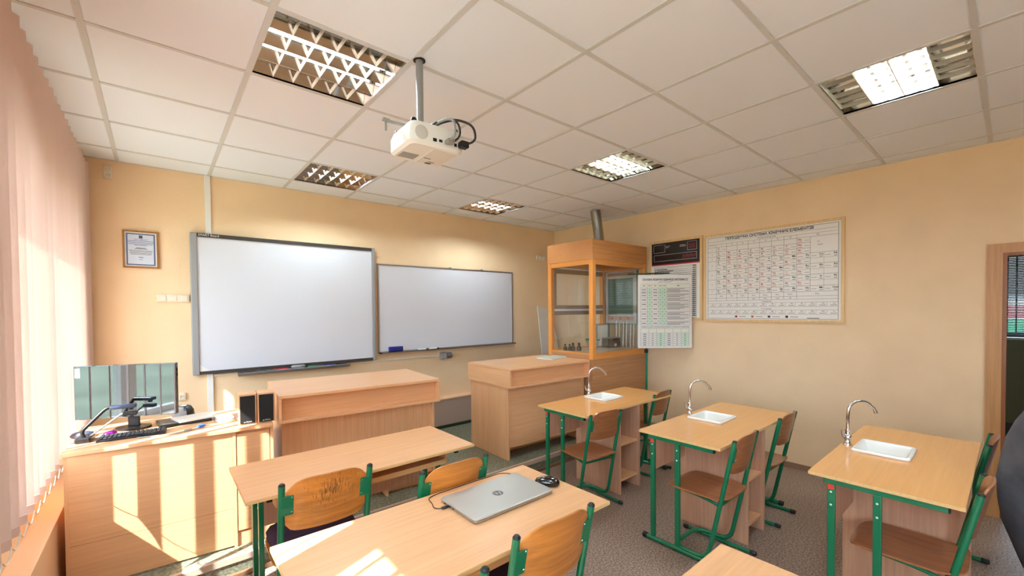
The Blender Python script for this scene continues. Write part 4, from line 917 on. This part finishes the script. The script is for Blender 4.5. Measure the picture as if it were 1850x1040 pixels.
cd = thing('mouse_cable', 'thin black cable running from the mouse around to the laptop', 'cable', (0, 0, DZ_ + .0025)); obj('cord', MB().tube(fillet([(1.60, -.435, .004), (1.585, -.38, 0), (1.60, -.30, 0), (1.56, -.235, 0), (1.35, -.232, 0), (1.18, -.235, 0), (1.125, -.25, 0), (1.118, -.31, 0), (1.10, -.35, 0), (1.125, -.378, .001)], .05), .0019, 6), black_m, cd, 60)
obj('usb_plug', MB().bev(1.122, 1.154, -.386, -.372, .0005, .0075, .002), black_m, cd)
# ------------------------------------------------------------------ ceiling projector
pj = thing('projector', 'white projector hanging upside down from the ceiling on a grey pole', 'projector', (1.208, -.135, 2.318), math.radians(-2))
obj('body', MB().loft([rrect(-.122, .122, -.105, .115, .03, .0), rrect(-.135, .135, -.118, .128, .035, .012), rrect(-.135, .135, -.12, .13, .035, .07), rrect(-.122, .122, -.11, .12, .03, .098), rrect(-.10, .10, -.09, .10, .03, .102)]), mat('projector_white', (238, 236, 230), .4), pj, 35)
obj('service_cover', MB().bev(-.01, .115, -.085, .105, -.0015, .0004, .0005, 1), mat('projector_cover', (228, 222, 214), .45), pj)
vn = MB()
for k in range(9): vn.box(-.11 + .0, -.03, .02 + k * .008, .0235 + k * .008, -.0012, .0002)
obj('vent', vn, gray_m, pj)
obj('label_plate', B(.0, .035, .03, .036, -.0022, -.0016), dark_m, pj); obj('latch', B(.035, .065, .085, .10, -.003, -.0016), dark_m, pj); obj('label_plate', B(.04, .075, .07, .076, -.0022, -.0016), dark_m, pj)
obj('speaker_grille', MB().lathe([(.03, 0), (.03, -.003), (.026, -.004)], (-.085, -.1185, .048), 24, 'y'), mat('grille_grey', (206, 202, 196), .5), pj, 40)
pt = MB()
for k, (x, wd) in enumerate(((-.03, .018), (.0, .016), (.03, .024), (.06, .01), (.078, .012), (.098, .016))): pt.box(x, x + wd, -.1215, -.119, .022 + .003 * (k % 2), .036)
obj('ports', pt, black_m, pj)
obj('lens', MB().lathe([(.034, .128), (.034, .142), (.026, .142), (.022, .134)], (.05, 0, .05), 20, 'y'), black_m, pj, 40)
for x, y in ((-.105, -.085), (.105, -.085), (-.105, .095)): obj('screw_foot', MB().lathe([(.014, .098), (.014, .108), (.009, .116)], (x, y, 0), 14), black_m, pj, 40)
obj('mount_arm', MB().tube([(-.09, .0, .112), (-.18, .02, .118)], .007, 8).box(-.205, -.175, .01, .03, .116, .126).tube([(-.19, .02, .116), (-.19, .02, .075)], .005, 8), gray_m, pj, 40)
obj('pole', MB().tube([(.012, .092, .103), (.012, .092, H - 2.318 - .002)], .0175, 18), mat('pole_grey', (150, 150, 150), .35, .3), pj, 50)
obj('pole_collar', MB().tube([(.012, .092, .1025), (.012, .092, .115)], .028, 18), gray_m, pj, 50)
obj('ceiling_hole', MB().lathe([(.03, H - 2.318 - .0045), (.03, H - 2.318 - .0015)], (.012, .092, 0), 18), blackr_m, pj)
obj('power_lead', MB().tube(fillet([(.122, -.13, .035), (.165, -.17, .05), (.16, -.16, .125), (.08, -.13, .145), (.0, -.06, .13), (.01, .04, .125)], .06), .0055, 8), black_m, pj, 60)
obj('power_plug', MB().bev(.095, .135, -.16, -.122, .015, .045, .005), black_m, pj)
obj('video_lead', MB().tube(fillet([(.042, -.124, .03), (.045, -.185, .04), (.05, -.17, .13), (.02, -.08, .135), (.01, .03, .12)], .05), .0065, 8), gray_m, pj, 60)
obj('data_lead', MB().tube(fillet([(.06, -.124, .03), (.072, -.19, .045), (.07, -.165, .128), (.02, -.07, .128), (.02, .03, .118)], .05), .005, 8), black_m, pj, 60)
obj('video_plug', MB().bev(.028, .062, -.155, -.1225, .02, .04, .003), mat('plug_metal', (170, 168, 162), .3, .7), pj)
# ------------------------------------------------------------------ coat at the right edge
cs = thing('coat_stand', 'coat stand hidden under the dark grey coat at the right edge', 'stand', (3.45, -2.205, 0)); obj('pole', MB().tube([(0, 0, .02), (0, 0, 1.62)], .016, 10), dark_m, cs, 50); obj('base', MB().lathe([(.17, .0005), (.17, .012), (.05, .022), (.02, .03)], n=24), dark_m, cs, 40)
for a in (0, 120, 240):
    c, s = math.cos(math.radians(a)), math.sin(math.radians(a)); obj('hook', MB().tube(fillet([(c * .012, s * .012, 1.50), (c * .07, s * .07, 1.50), (c * .09, s * .09, 1.56)], .03), .006, 8), dark_m, cs, 50)
ct = thing('coat', 'dark grey coat hanging at the right edge in front of the doorway', 'coat', (3.45, -2.205, 0))
L = []
for z, hwid, hdep in ((.30, .225, .10), (.31, .245, .12), (.40, .275, .135), (.52, .315, .15), (.63, .33, .16), (.74, .335, .165), (.84, .322, .165), (.94, .305, .16), (1.03, .275, .15), (1.10, .24, .14), (1.20, .20, .12), (1.32, .14, .10), (1.42, .08, .075), (1.46, .03, .03)):
    l = []
    for i in range(48):
        a = 2 * math.pi * i / 48; f = 1 + .035 * math.sin(5 * a + z * 3) * min(1, (1.5 - z)) + .02 * math.sin(11 * a - z * 7)
        l.append((math.cos(a) * hdep * f + .02, math.sin(a) * hwid * (f if abs(math.sin(a)) < .9 else 1), z + .012 * math.sin(3 * a)))
    L.append(l)
obj('body', MB().loft(L), cloth_m, ct, 70)
sl = MB().tube(fillet([(-.13, .12, 1.12), (-.20, .17, .95), (-.215, .12, .72), (-.19, -.02, .50)], .2, 8), 0, 14, rs=None) if False else MB().tube([(-.10, .10, 1.16), (-.15, .15, 1.05), (-.175, .16, .9), (-.18, .13, .75), (-.175, .07, .62), (-.17, -.01, .52)], 0, 14, rs=[.05, .075, .085, .082, .075, .065])
obj('sleeve', sl, cloth_m, ct, 70); obj('collar', MB().tube([(.06 * math.cos(a) + .01, .07 * math.sin(a), 1.40 + .01 * math.cos(a)) for a in [2 * math.pi * i / 20 for i in range(20)]], .022, 8, ring=True), cloth_m, ct, 60)
flush_prints()
